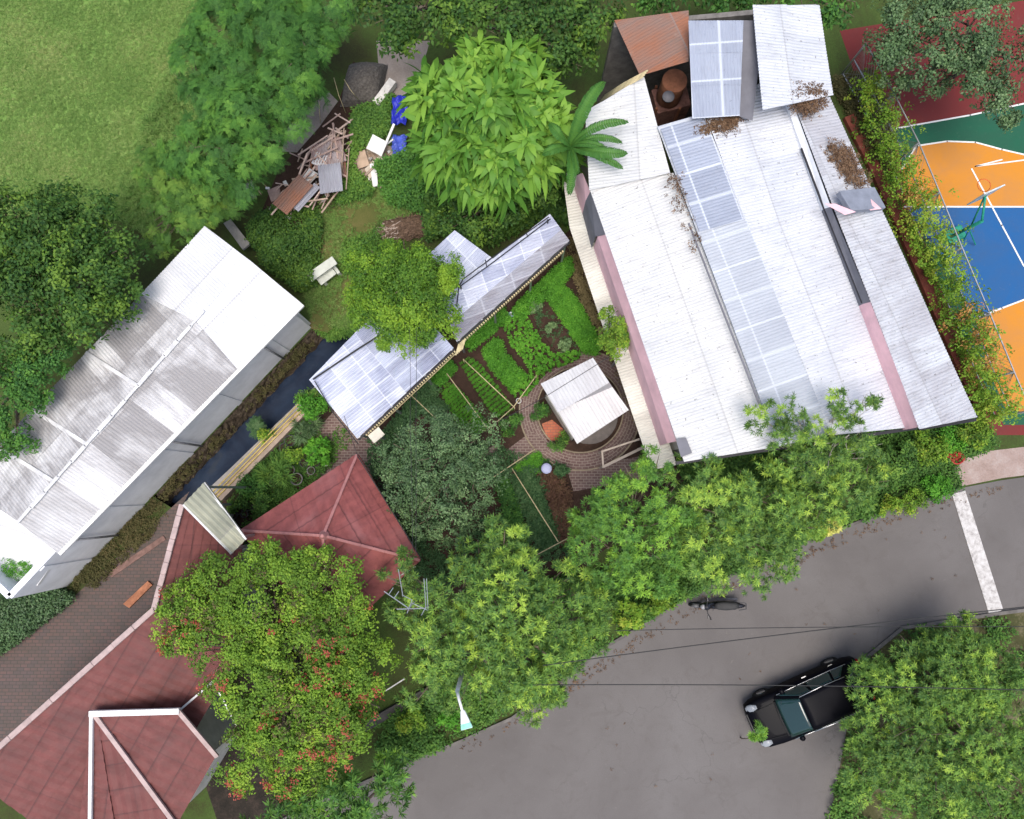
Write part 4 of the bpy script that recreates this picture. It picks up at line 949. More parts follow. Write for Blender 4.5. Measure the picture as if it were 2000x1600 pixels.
tree('feathery_tree', 'smaller feathery shrubby tree touching the top corner of the warehouse roof', 'tree', (400, 400),
     [(420, 380, 2.8, 62, .7), (360, 360, 2.6, 52, .7), (330, 410, 2.6, 55, .7), (440, 405, 2.4, 36, .7), (380, 425, 2.8, 45, .7), (300, 350, 2.0, 42, .7), (350, 455, 3.0, 38, .6), (300, 480, 2.8, 32, .6), (310, 300, 1.6, 40, .7), (330, 320, 2.0, 42, .7)], 'fern', L_weed, 17, .48, FT, tone_shift=.2)
tree('feathery_tree', 'feathery tree at the top edge between the grass field and the rubble', 'tree', (520, 40),
     [(520, 60, 4.2, 85, .75), (430, 70, 4.0, 75, .75), (600, 80, 3.8, 60, .75), (560, -10, 4, 80, .75), (450, -20, 4, 80, .75), (640, 20, 3.8, 62, .75)], 'fern', L_feather, 15, .6, FT)
# ---- broad-leaved plant clump
tree('broad_leaved_tree', 'tree with large drooping pale green leaf rosettes left of the banana leaves', 'tree', (960, 300),
     [(885, 190, 4.6, 54, .7), (960, 215, 4.8, 58, .7), (1035, 200, 4.6, 54, .7), (1080, 255, 4.2, 40, .7), (868, 275, 4.2, 46, .7), (950, 300, 4.4, 52, .7), (1025, 295, 4.4, 50, .7), (1080, 310, 3.9, 30, .7), (975, 350, 3.7, 30, .7), (905, 335, 3.7, 32, .7), (1000, 150, 4.4, 50, .7), (910, 135, 4.4, 48, .7), (845, 180, 4.0, 32, .7)], 'broad', L_broad, 1.15, .8, trunk_r=.12, low=.0, depth=.6, clump=.5, tone_shift=.2)
tree('leafy_tree', 'dark bushy tree between the broad-leaved tree and the small greenhouse', 'tree', (930, 420),
     [(930, 420, 2.2, 48, .7), (980, 410, 2.2, 40, .7), (880, 430, 1.8, 34, .7), (1010, 400, 2.0, 34, .7), (940, 460, 2.0, 32, .7), (1060, 370, 2.4, 36, .7), (905, 395, 2, 35, .7)], 'oval', L_left, 18, 1.0, tone_shift=.1)
tree('wall_tree', 'small light green tree growing over the pink-edged awning of the hall', 'tree', (1185, 680),
     [(1195, 645, 3.6, 36, .8), (1178, 662, 3.3, 28, .8), (1215, 630, 3.7, 24, .8), (1205, 675, 3.3, 24, .8), (1222, 660, 3.6, 18, .7), (1188, 612, 3.6, 16, .7)], 'small', L_vine, 34, .9, trunk_r=.06)
tree('leafy_tree', 'dark tree at the upper right corner over the red end of the court', 'tree', (1900, 130),
     [(1930, 180, 4.0, 55, .75), (1880, 130, 4.0, 62, .75), (1960, 110, 4.4, 80, .75), (1800, 110, 3.8, 70, .75), (1720, 90, 3.6, 55, .75), (1880, 50, 4.4, 90, .75), (1780, 40, 4, 75, .75), (1960, 225, 3.4, 34, .75), (1750, 165, 2.6, 34, .75), (1830, 165, 2.8, 30, .75)], 'small', L_dark, 20, 1.2, trunk_r=.2)
tree('leafy_tree', 'mid green tree at the top edge between the bare rubble yard and the hall', 'tree', (760, 20),
     [(760, 40, 4.0, 70, .75), (830, 20, 4.2, 70, .75), (1080, 60, 4.2, 80, .75), (1000, 30, 4.2, 80, .75), (1150, 30, 4.2, 60, .75), (900, 20, 4.2, 60, .75), (1120, 110, 3.6, 42, .75)], 'oval', L_left, 14, 1.2)
tree('leafy_tree', 'tree at the far end of the sheet metal roofs beyond the hall', 'tree', (1400, -40),
     [(1400, -30, 4, 70, .75), (1300, -10, 4, 60, .75), (1500, -40, 4, 70, .75), (1640, 20, 3.8, 45, .75)], 'oval', L_feather, 14, 1.2)
tree('street_tree', 'street tree at the bottom edge left of the open road', 'tree', (700, 1600),
     [(720, 1560, 3.6, 70, .8), (640, 1590, 3.8, 80, .8), (560, 1600, 3.8, 80, .8), (780, 1500, 3.0, 42, .8)], 'whorl', L_mango, 12, .9, G)

# ---- banana plant
bn = thing('banana_plant', 'banana plant whose long split leaves reach over the white hall roof', 'banana plant', P(1120, 330))
m = MB(); bb = P(1120, 330); tp = P(1122, 290, 4.0); m.tube([bb, bb.lerp(tp, .5), tp, P(1115, 285, 4.6)], [.16, .13, .1, .05], 10); m.build('stem', plain('banana_stem', (.12, .14, .05), .7, .4, 6), bn, True)
def banana_leaf(tip, mid_, wd, z0=4.9):
    tip = (tip[0], tip[1], tip[2]+.7); mid_ = (mid_[0], mid_[1], mid_[2]+.9); wd *= .62
    a = P(1115, 285, z0); c = P(*mid_); t = P(*tip); n = 26; V = []; Fc = []; tn = []; rr = random.Random(int(tip[0]+tip[1]))
    for sg in (-1, 1):
        for i in range(n):
            s0, s1 = i/n, (i+.96)/n
            for s in (s0, s1):
                p = (1-s)**2*a+2*s*(1-s)*c+s*s*t; d = (2*(1-s)*(c-a)+2*s*(t-c)).normalized(); sd_ = d.cross(Vector((0, 0, 1))).normalized()*sg
                ww = wd*math.sin(math.pi*min(1, .12+s*.86))**.45*(1 if s < .93 else .7)*(.85+.2*rr.random())
                V += [p, p+sd_*ww*.5+Vector((0, 0, .05)), p+sd_*ww+d*.05-Vector((0, 0, ww*.25))]; tn += [.8, .5+.2*rr.random(), .3+.3*rr.random()]
            k = len(V)-6; Fc += [(k, k+1, k+4, k+3), (k+1, k+2, k+5, k+4)]
    return mesh('leaf', V, Fc, L_banana, bn, tone=tn)
for tip, md, wd in [((1226, 238, 5.2), (1160, 232, 5.6), .26), ((1214, 278, 5.0), (1165, 255, 5.4), .22), ((1186, 292, 5.0), (1150, 270, 5.3), .22), ((1224, 298, 5.1), (1170, 300, 5.5), .34),
                    ((1216, 328, 4.9), (1170, 298, 5.3), .24), ((1180, 160, 5.4), (1140, 190, 5.6), .34), ((1075, 240, 5.0), (1090, 260, 5.5), .3), ((1112, 380, 4.6), (1120, 330, 5.0), .26), ((1060, 300, 4.8), (1085, 285, 5.2), .28), ((1128, 340, 4.7), (1126, 318, 5.0), .16)]:
    banana_leaf(tip, md, wd)

# ---- potted and garden shrubs
def shrub(u, v, r, kind, mat, label, h=.6, sc=1.0, dens=30, group=None, name='shrub', shift=0):
    return tree(name, label, 'shrub', (u, v), [(u, v, h, r, .8), (u+r*.35, v-r*.25, h*.9, r*.6, .8), (u-r*.4, v+r*.2, h*.85, r*.6, .8)], kind, mat, dens, sc, group, .035, crown='foliage', low=-.1, tone_shift=shift)
shrub(1055, 805, 17, 'oval', L_feather, 'rounded dark blue-green bush left of the gazebo, inside the ring path', .5, .5)
shrub(1000, 828, 22, 'oval', L_feather, 'soft green bush between the row bed and the ring path', .6, .6)
shrub(1092, 868, 20, 'small', L_weed, 'green bush at the lower left foot of the gazebo', .5, .8)
shrub(1100, 918, 16, 'small', L_bedd, 'greyish bush right of the round blue lid', .5, .8)
shrub(1272, 905, 30, 'whorl', L_mango, 'yellow-green bush at the lower tip of the cream awning', 2.4, .75, 22, shift=.35)
shrub(618, 790, 30, 'oval', L_bed, 'bright bush by the yellow pipes at the greenhouse corner', 1.6, .75, 26)
shrub(600, 775, 20, 'small', L_weed, 'leafy bush overhanging the start of the yellow pipes', 1.3, 1.0, 26)
shrub(545, 930, 38, 'blade', L_weed, 'spiky strap-leaved clump beside the canal ledge', .5, 1.2, 16)
shrub(500, 950, 30, 'oval', L_feather, 'low dark bush between the canopy and the spiky clump', .5, .7, 22)
shrub(508, 985, 24, 'small', L_weed, 'low green bush at the left corner of the pyramid roof', .5, .9, 22)
shrub(468, 985, 18, 'oval', L_left, 'dark bush next to the beige canopy', .5, .7, 22)
shrub(620, 880, 26, 'rose', L_bed, 'bright green leafy clump beside the white pot', .6, .7, 26)
shrub(575, 893, 20, 'small', L_vine, 'yellow-green clump above the round pots', .5, 1.0, 26)
shrub(600, 838, 22, 'blade', L_dark, 'grey spiky agave-like plant below the greenhouse corner', .4, 1.1, 14)
shrub(520, 850, 14, 'small', L_vine, 'yellowish climber tangled around the yellow pipes', .5, .9, 26)
shrub(500, 835, 16, 'fern', L_bedd, 'pale fern hanging over the canal water', .2, .5, 10)
shrub(805, 1410, 26, 'small', L_vine, 'blurry bright green bush at the gutter by the road', .9, 1.2, 26)
shrub(880, 1405, 22, 'oval', L_bed, 'small rounded green bush under the street lamp', .8, .7, 24)
shrub(1225, 1205, 34, 'rose', L_vine, 'yellow-green bush at the roadside left of the motorbike', .8, .7, 24, shift=.1)
shrub(1290, 1180, 26, 'rose', L_vine, 'olive bush next to the motorbike front wheel', .8, .7, 24)
shrub(1350, 1150, 20, 'oval', L_weed, 'dull green bush behind the parked motorbike', .8, .8, 24)
shrub(1625, 1030, 16, 'rose', leafmat('yellow_variegated_leaves', st((.25, .28, .06), (.42, .42, .10), (.6, .56, .2)), .5), 'bright yellow variegated plant at the road edge', .8, .8, 26)
shrub(1600, 1040, 16, 'rose', L_vine, 'lime green plant beside the yellow variegated one', .7, .7, 24)
shrub(1735, 988, 22, 'small', L_vine, 'rounded lime hedge plant at the kerb below the last street tree', .6, .9, 28, shift=.2)
shrub(1780, 975, 26, 'small', L_vine, 'lime green hedge plant midway to the crossing band', .6, .9, 28)
shrub(1830, 950, 30, 'small', L_bed, 'soft green shrub at the end of the crossing band', .6, 1.0, 28)
shrub(1760, 900, 40, 'small', L_weed, 'dark green shrub filling the corner below the hall', .7, 1.2, 24)
shrub(1810, 880, 34, 'small', L_vine, 'sunny green shrub between hall corner and pavement', .8, 1.2, 24)
shrub(1700, 900, 30, 'oval', L_left, 'deep green shrub below the hall eave', .7, .9, 24)
tree('sapling', 'thin sapling whose lime leaves hang over the car bonnet', 'sapling', (1446, 1440), [(1482, 1426, 2.4, 11, .8), (1492, 1434, 2.3, 8, .8), (1474, 1436, 2.2, 7, .8)], 'whorl', L_mango, 26, .6, trunk_r=.02, tone_shift=.3)
shrub(1900, 845, 30, 'small', L_vine, 'shrub at the lower end of the vine-covered fence', .9, 1.1, 24)
shrub(1860, 860, 26, 'small', L_bed, 'small green shrub above the red flower pot', .7, 1.0, 24)

# ---- vegetable beds
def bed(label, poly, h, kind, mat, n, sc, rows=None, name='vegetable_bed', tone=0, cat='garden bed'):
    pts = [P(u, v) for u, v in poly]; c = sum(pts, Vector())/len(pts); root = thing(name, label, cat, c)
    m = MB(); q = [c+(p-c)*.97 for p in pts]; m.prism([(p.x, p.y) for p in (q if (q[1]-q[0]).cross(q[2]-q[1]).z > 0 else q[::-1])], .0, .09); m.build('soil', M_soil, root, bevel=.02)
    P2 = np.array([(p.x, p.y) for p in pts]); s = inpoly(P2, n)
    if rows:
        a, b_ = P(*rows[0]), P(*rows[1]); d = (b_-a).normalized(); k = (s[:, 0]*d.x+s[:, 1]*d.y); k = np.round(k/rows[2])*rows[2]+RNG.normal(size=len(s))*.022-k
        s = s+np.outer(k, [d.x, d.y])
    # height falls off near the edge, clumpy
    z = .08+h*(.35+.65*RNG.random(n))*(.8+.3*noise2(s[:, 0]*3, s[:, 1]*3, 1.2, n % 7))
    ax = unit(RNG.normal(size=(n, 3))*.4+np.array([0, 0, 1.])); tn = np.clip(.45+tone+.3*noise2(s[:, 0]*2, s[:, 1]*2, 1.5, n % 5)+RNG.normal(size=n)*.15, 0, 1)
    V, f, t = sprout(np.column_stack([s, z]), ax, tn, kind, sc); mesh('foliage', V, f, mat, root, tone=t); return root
bed('long clipped bright green hedge strip under the dotted eave, upper half', [(1000, 612), (1020, 628), (1118, 538), (1112, 508), (1090, 522), (1010, 598)], .45, 'tiny', L_bed, 900, 1.3, name='hedge', tone=-.05)
bed('shorter hedge strip under the dotted eave, lower half', [(903, 668), (920, 688), (996, 625), (984, 606)], .42, 'tiny', L_bed, 520, 1.3, name='hedge', tone=-.12)
bed('smooth bright green bed parallel to the hall awning', [(1064, 580), (1082, 560), (1105, 565), (1128, 592), (1172, 672), (1165, 695), (1140, 690), (1115, 655)], .3, 'tiny', L_bed, 1400, 1.2)
bed('lush lettuce-green bed in the middle of the garden', [(983, 640), (1003, 614), (1028, 622), (1045, 645), (1060, 672), (1082, 692), (1132, 688), (1136, 700), (1110, 712), (1078, 722), (1050, 748), (1030, 775), (1004, 776), (984, 762), (1000, 738), (1035, 735), (1030, 715), (1000, 680)], .35, 'rose', L_bed, 620, .38, tone=.1)
bed('bright green bed left of the lush middle bed', [(942, 688), (968, 662), (980, 668), (985, 690), (1005, 712), (1030, 738), (1005, 762), (985, 752), (960, 722)], .35, 'small', L_bed, 620, .7, tone=-.12)
bed('bed of narrow transverse green rows with bare furrows', [(900, 712), (922, 700), (940, 715), (1002, 795), (975, 818), (955, 800), (925, 755)], .22, 'small', L_bed, 1300, .34, rows=((912, 712), (985, 805), .165), tone=-.1)
bed('bright seedling rows beside the dark tree', [(862, 768), (882, 748), (905, 768), (955, 830), (932, 850), (895, 830)], .2, 'small', L_bed, 1200, .36, rows=((872, 758), (945, 840), .13), tone=.05)
bed('small dark green hedge below the end of the lower greenhouse', [(845, 745), (880, 705), (890, 722), (862, 755)], .5, 'tiny', L_bed, 320, 1.5, name='hedge', tone=-.3)
bed('dark hedge strip along the lower greenhouse eave', [(745, 855), (765, 870), (862, 762), (840, 742)], .5, 'small', L_bedd, 420, .9, name='hedge')
bed('brown soil bed with a few pale plants beside the smooth green bed', [(1030, 605), (1050, 588), (1075, 610), (1140, 690), (1090, 690), (1062, 660)], .12, 'small', L_bedd, 90, .6)
bed('narrow row of yellowish dry plants along the hall wall', [(1118, 530), (1126, 528), (1150, 590), (1170, 632), (1160, 636), (1138, 596)], .25, 'small', L_dry, 150, .8)
bed('long dark green bed crossed by a thin pole, below the brick path', [(1000, 930), (1030, 918), (1062, 975), (1092, 1060), (1060, 1078), (1030, 1020)], .3, 'small', L_bedd, 620, .9)
bed('red-brown leafy bed below the round blue lid', [(1055, 925), (1085, 912), (1112, 960), (1120, 1050), (1098, 1060), (1080, 1000)], .3, 'small', L_red, 420, .9)
bed('teal green strip bed in the shade of the street trees', [(968, 940), (990, 932), (1010, 985), (1030, 1060), (1010, 1085), (985, 1010)], .3, 'small', L_feather, 330, .9, tone=-.2)
bed('small triangle of lawn beside the straight brick path', [(1000, 915), (1050, 882), (1068, 900), (1060, 925), (1020, 925)], .08, 'tiny', L_bed, 420, .9, name='lawn_patch', cat='lawn')
bed('square of grey-green seedlings under the dark tree edge', [(815, 800), (850, 770), (880, 800), (850, 830)], .15, 'small', L_bedd, 260, .7)
for (u, v, r, l) in [(1048, 603, 12, 'pale grey-green cabbage-like plant at the top of the brown soil bed'), (1106, 672, 13, 'pale grey-green cabbage-like plant at the low end of the brown soil bed'), (1075, 640, 9, 'small leafy plant in the middle of the brown soil bed')]:
    shrub(u, v, r, 'rose', L_dark, l, .3, .5, 40, name='leafy_plant', shift=.35)

# ---- loose ground cover (nobody could count it)
cover([(-60, -40), (420, -40), (370, 80), (330, 180), (300, 300), (262, 380), (200, 420), (-60, 420)], 26000, (.0, .04), 'blade', .42, L_grass, 'grass', 'short pale green grass of the open field at the top left', 'grass')
cover([(250, 340), (330, 150), (420, 120), (420, 420), (300, 470), (220, 420)], 5200, (.03, .35), 'blade', .75, L_grass, 'tall_grass', 'taller tufted grass and weeds between the field and the warehouse', 'grass', tone=-.2)
cover([(510, 420), (560, 410), (610, 400), (630, 440), (620, 560), (590, 570), (530, 530), (500, 480)], 2600, (.02, .6), 'oval', .8, L_left, 'weeds', 'dark green weeds between the timber pile and the warehouse end', 'weeds', tone=.05, patch=-.15, hills=1.2)
cover([(680, 430), (740, 430), (790, 480), (760, 500), (700, 520), (690, 600), (660, 560)], 1500, (.0, .3), 'small', 1.0, L_weed, 'weeds', 'bright weeds left of the round tree', 'weeds', patch=.05, hills=1)
cover([(690, 225), (770, 190), (760, 260), (700, 300), (690, 330), (730, 380), (660, 400), (690, 300)], 1300, (.05, .4), 'small', 1.2, L_weed, 'weeds', 'weeds growing among the broken white panels', 'weeds', patch=.0)
cover([(740, 330), (850, 300), (900, 380), (840, 420), (760, 400)], 1700, (.05, .6), 'small', 1.3, L_feather, 'weeds', 'weeds above the brown twig pile', 'weeds', patch=-.2, hills=1)
cover([(840, 400), (1090, 350), (1110, 440), (1060, 420), (960, 480), (880, 450), (840, 470)], 2600, (.05, .8), 'oval', 1.2, L_left, 'undergrowth', 'dark undergrowth above the greenhouse roofs', 'undergrowth')
cover([(600, 400), (760, 330), (820, 400), (720, 500), (690, 640), (610, 640), (590, 560), (640, 480)], 5000, (.0, .06), 'blade', .5, L_grass, 'grass', 'worn grass of the yard around the white bench', 'grass', tone=-.15, patch=-.3)
cover([(608, 640), (690, 590), (735, 560), (760, 600), (700, 650), (640, 662)], 1300, (-.3, .0), 'small', .8, L_weed, 'weeds', 'dull plants on the canal bank under the round tree', 'weeds')
cover([(600, 645), (625, 655), (150, 1160), (128, 1145)], 1500, (-.45, .0), 'small', .6, L_brown, 'bank_plants', 'small plants growing on the stony canal bank', 'weeds', patch=.15, zb=0)
cover([(300, 975), (345, 1000), (170, 1165), (128, 1145)], 900, (.0, .12), 'small', .7, L_brown, 'weeds', 'weeds at the foot of the warehouse wall beside the brick alley', 'weeds', patch=-.1)
cover([(-60, 1130), (40, 1140), (130, 1150), (150, 1165), (30, 1260), (-60, 1310)], 3200, (.05, .6), 'small', 1.1, L_dark, 'undergrowth', 'dark undergrowth below the lean-to at the left edge', 'undergrowth', tone=-.25)
cover([(440, 960), (600, 790), (650, 800), (690, 860), (600, 960), (480, 1040)], 1700, (.0, .2), 'small', .8, L_weed, 'weeds', 'low plants covering the corner garden beside the pots', 'weeds', tone=-.15, patch=-.15)
cover([(700, 860), (745, 855), (960, 870), (1100, 910), (1120, 1080), (830, 1160), (740, 960)], 3800, (.0, .2), 'small', .8, L_bedd, 'weeds', 'low dark plants under the garden trees', 'weeds', tone=-.1, patch=-.1)
cover([(1040, 1140), (1330, 1080), (1620, 1010), (1860, 880), (1870, 950), (1600, 1045), (1400, 1130), (1190, 1250), (1060, 1340), (900, 1440), (760, 1500), (720, 1420), (900, 1300)], 6500, (.0, .35), 'small', 1.2, L_weed, 'verge_plants', 'low leafy ground cover along the kerb under the street trees', 'ground cover', tone=-.15, patch=-.25)
cover([(1320, 900), (1500, 870), (1905, 810), (1940, 870), (1700, 960), (1350, 960)], 3600, (.0, .4), 'small', 1.2, L_weed, 'verge_plants', 'dark low plants along the front wall of the hall', 'ground cover', tone=-.25)
cover([(1680, 1290), (1760, 1225), (1960, 1200), (2060, 1200), (2060, 1660), (1600, 1660), (1660, 1400)], 4000, (.0, .3), 'small', 1.2, L_weed, 'verge_plants', 'low plants on the verge below the tree beside the car', 'ground cover', tone=-.2, patch=-.1)
cover([(1620, 160), (1700, 140), (1740, 250), (1730, 330), (1700, 320)], 1500, (.0, .3), 'small', 1.0, L_brown, 'leaf_litter', 'dead leaves in the narrow gap beside the hall', 'leaf litter')
cover([(1100, 500), (1125, 440), (1180, 590), (1240, 740), (1290, 880), (1260, 880), (1200, 720), (1165, 640)], 700, (.0, .15), 'small', .7, L_dry, 'dry_grass', 'dry grass strip in the shade of the hall wall', 'grass')

# ---- vines on the court fence
fn = thing('court_fence', 'tall wire fence on a red kerb between the white hall and the coloured court', 'fence', P(1800, 500))
fp = [(1640, 150), (1690, 240), (1735, 330), (1772, 420), (1812, 520), (1862, 640), (1905, 745), (1935, 815)]
m = MB(); kk = [P(u, v) for u, v in [(1655, 230), (1712, 345), (1760, 450), (1820, 590), (1880, 730), (1918, 812)]]
for a, b_ in zip(kk, kk[1:]): m.bar(a+Vector((0, 0, .1)), b_+Vector((0, 0, .1)), .42, .2)
m.build('red_kerb', plain('red_kerb_paint', (.17, .045, .03), .85, .4, 2.5), fn)
top = [P(u, v, 0) for u, v in fp]
for i, p in enumerate(top):
    m = MB(); m.tube([p, p+Vector((0, 0, 2.2))], .035, 8); m.build('post', M_steel, fn, True)
m = MB()
for z in (.25, 1.2, 2.2):
    for a, b_ in zip(top, top[1:]): m.bar(a+Vector((0, 0, z)), b_+Vector((0, 0, z)), .035)
m.build('rail', M_steel, fn)
m = MB()
for a, b_ in zip(top, top[1:]):
    d = b_-a; K = int(d.length/.16)
    for i in range(K+1):
        for sg in (-1, 1):
            p = a+d*(i/K); q_ = a+d*min(1, max(0, (i+sg*8)/K)); m.bar(p+Vector((0, 0, .25)), q_+Vector((0, 0, 2.2)), .008)
m.build('wire_mesh', M_steel, fn)
VL = [(1700, 180, 28), (1722, 235, 30), (1738, 290, 30), (1752, 345, 30), (1780, 385, 34), (1800, 430, 30), (1825, 470, 34), (1845, 520, 32), (1862, 565, 26), (1880, 620, 30), (1905, 665, 34), (1912, 720, 34), (1930, 765, 30), (1948, 800, 24)]
vr = thing('fence_vine', 'long yellow-green creeper with orange patches covering the wire fence by the court', 'creeper', P(1810, 500))
def vine(mat, name, n, shift, kind, sc, sel=lambda i: True, rs=1):
    pos = []; ax = []; tn = []
    for i, (u, v, r) in enumerate(VL):
        if not sel(i): continue
        c = P(u, v, 1.5); rr_ = r*MPP(1.5)*rs; q = RNG.normal(size=(n, 3))*np.array([rr_*.5, rr_*.5, .5])+np.array([c.x, c.y, 1.5])
        q = q[q[:, 2] > .1]; pos.append(q); ax.append(unit(RNG.normal(size=(len(q), 3))*.5+np.array([0, 0, .8]))); tn.append(np.clip(RNG.random()*.5+.25+shift+RNG.normal(size=len(q))*.15, 0, 1))
    V, f, t = sprout(np.concatenate(pos), np.concatenate(ax), np.concatenate(tn), kind, sc); return mesh(name, V, f, mat, vr, tone=t)
vine(L_vine, 'foliage', 85, 0, 'small', 1.1, rs=1.15)
vine(L_orange, 'orange_leaves', 26, 0, 'small', 1.1, lambda i: i in (4, 10, 11, 9), .8)
m = MB(); rr = random.Random(5)
for i in range(26):
    u, v, r = VL[rr.randrange(len(VL))]; m.tube([P(u-r*.8, v, .1), P(u-r*.2, v+rr.uniform(-12, 12), 1.2), P(u+r*rr.uniform(.2, 1), v+rr.uniform(-20, 20), rr.uniform(1.4, 2.3))], [.014, .01, .006], 5)
m.build('stems', BARK, vr, True)
cover([(1712, 330), (1735, 330), (1870, 640), (1925, 800), (1905, 800), (1830, 610)], 500, (.2, .3), 'small', .8, L_vine, 'creeping_plants', 'small creepers hanging over the red kerb', 'creeper', patch=.1)
# leaf litter lying on the hall roofs
def litter(polyz, n, label):
    pts = [P(u, v, z) for u, v, z in polyz]; q = inpoly([(p.x, p.y) for p in pts], n)
    c = sum(pts, Vector())/len(pts); a, b_ = pts[1]-pts[0], pts[2]-pts[0]; nn = a.cross(b_)
    z = np.array([c.z-((x-c.x)*nn.x+(y-c.y)*nn.y)/nn.z for x, y in q])+.03+.05*RNG.random(n)
    q = q+RNG.normal(size=q.shape)*.12; V, f, t = sprout(np.column_stack([q, z]), unit(RNG.normal(size=(n, 3))*.3+np.array([0, 0, 1.])), RNG.random(n), 'tiny', 1.0)
    o = mesh('leaf_litter', V, f, M_litter, tone=t); o['kind'] = 'stuff'; tag(o, label, 'leaf litter')
litter([(1366, 252, 5.46), (1410, 238, 5.4), (1448, 218, 5.35), (1440, 240, 5.32), (1400, 255, 5.4), (1372, 262, 5.45)], 330, 'brown leaf litter at the head of the skylight strip')
litter([(1535, 178, 5.86), (1600, 176, 5.5), (1612, 196, 5.3), (1580, 222, 5.35), (1552, 212, 5.6)], 520, 'brown leaf litter under the upper white roof')
litter([(1612, 285, 5.15), (1650, 285, 4.95), (1690, 350, 4.85), (1680, 372, 4.9), (1650, 350, 5.05)], 420, 'reddish leaf litter on the outer slope of the hall')
litter([(1338, 430, 5.6), (1346, 430, 5.6), (1362, 486, 5.58), (1350, 486, 5.58)], 18, 'dark tuft of litter beside the skylight strip')
litter([(1312, 345, 5.55), (1326, 345, 5.55), (1335, 412, 5.55), (1324, 412, 5.55)], 45, 'thin line of leaf litter along the upper left edge of the skylight')

# ================================================================ OBJECTS
def beam(a, b_, w_, mat, label=None, group=None, name='plank', cat='plank', h_=None):
    m = MB(); m.bar(a, b_, w_, h_ or w_*.45); o = m.build(name, mat, bevel=.004); return tag(o, label, cat, group)
def pole(name, pts, r, mat, label, cat, group=None):
    m = MB(); m.tube(pts, r, 7); o = m.build(name, mat, smooth=True); return tag(o, label, cat, group)

# yellow pipes along the canal ledge
GP = 'yellow pipes running along the canal ledge'
for k, (dx, lab) in enumerate([(0, 'yellow pipe nearest the canal water'), (.13, 'middle yellow pipe on the canal ledge'), (.25, 'yellow pipe nearest the garden on the canal ledge')]):
    a, b_ = P(602, 771, .55), P(414, 962, .55); d = (b_-a).normalized(); s_ = Vector((-d.y, d.x, 0)); s_ = s_ if s_.x > 0 else -s_
    pole('yellow_pipe', [a+s_*dx, a.lerp(b_, .5)+s_*dx+Vector((0, 0, .04)), b_+s_*dx], .024, M_yellow, lab, 'pipe', GP)
m = MB(); a, b_ = P(610, 775, .25), P(424, 966, .25); m.bar(a+s_*.18, b_+s_*.18, .3, .5); o = m.build('canal_ledge', plain('peach_concrete', (.36, .28, .22), .9, .25, 3), bevel=.02); tag(o, 'low peach-coloured concrete ledge beside the canal and yellow pipes', 'ledge')

# white bench
bn_ = thing('garden_bench', 'white concrete bench with backrest standing on the worn grass', 'bench', P(630, 530))
a, b_ = P(604, 543, .75), P(654, 508, .75); d = (b_-a).normalized(); s_ = Vector((-d.y, d.x, 0)); s_ = s_ if s_.y < 0 else -s_
m = MB(); m.bar(a, b_, .34, .07); m.build('backrest', plain('bench_white', (.55, .57, .50), .7, .15, 4), bn_, bevel=.015)
m = MB(); m.bar(P(618, 545, .42)+s_*.12, P(648, 522, .42)+s_*.12, .38, .08); m.build('seat', plain('bench_white', (0, 0, 0)), bn_, bevel=.015)
for t in (.3, .85):
    m = MB(); p = a.lerp(b_, t)+s_*.15; m.box((p.x, p.y, .2), (.12, .42, .4), math.atan2(d.y, d.x)); m.build('leg', plain('bench_white', (0, 0, 0)), bn_, bevel=.01)

# demolition timber pile
M_woodpale = plain('pale_timber', (.55, .42, .36), .8, .25, 6)
rr = random.Random(11); GT = 'reclaimed timbers in the demolition pile'
TL = 'thin reclaimed timber lying in the heap of demolition wood and rusty sheets'
seg = [((650, 240), (660, 310)), ((654, 222), (684, 240)), ((630, 248), (665, 222)), ((640, 270), (690, 232)), ((645, 310), (652, 242)), ((665, 370), (672, 250)), ((676, 370), (682, 290)), ((582, 303), (640, 265)), ((590, 320), (660, 288)), ((600, 345), (612, 290)), ((585, 340), (600, 300)), ((570, 350), (630, 345)), ((560, 395), (610, 285)), ((545, 400), (575, 350)), ((628, 408), (645, 370)), ((605, 402), (632, 365)), ((640, 400), (662, 372)), ((628, 416), (655, 380)), ((655, 300), (668, 330)), ((650, 330), (676, 345)), ((650, 275), (690, 262)), ((648, 292), (680, 305)), ((655, 250), (680, 270)), ((610, 410), (626, 372)), ((590, 395), (640, 388)), ((618, 300), (650, 335)), ((615, 320), (655, 318)), ((572, 370), (600, 330)), ((585, 375), (618, 340)), ((530, 420), (560, 385)), ((668, 255), (640, 292)), ((640, 250), (668, 262)), ((600, 300), (655, 265)), ((606, 365), (645, 352)), ((580, 400), (604, 404))]
for i, (p, q) in enumerate(seg):
    z = .35+.5*rr.random(); beam(P(p[0], p[1], z), P(q[0], q[1], z+rr.uniform(-.25, .25)), rr.uniform(.04, .07), rr.choice([M_wood, M_woodpink, M_woodpale]), TL, GT, h_=.04)
for i in range(48):
    t = rr.random(); u, v = 668-120*t+rr.gauss(0, 13), 262+135*t+rr.gauss(0, 15); an = rr.choice([-.95, -.95, -.9, -1.35, .35])+rr.gauss(0, .22); L_ = rr.uniform(14, 42); z = .12+.55*rr.random()
    beam(P(u-L_*math.cos(an)/2, v-L_*math.sin(an)/2, z), P(u+L_*math.cos(an)/2, v+L_*math.sin(an)/2, z+rr.uniform(-.15, .15)), rr.uniform(.025, .06), rr.choice([M_wood, M_woodpink, M_woodpale, M_concrete, M_rust]), TL, GT, h_=.035)
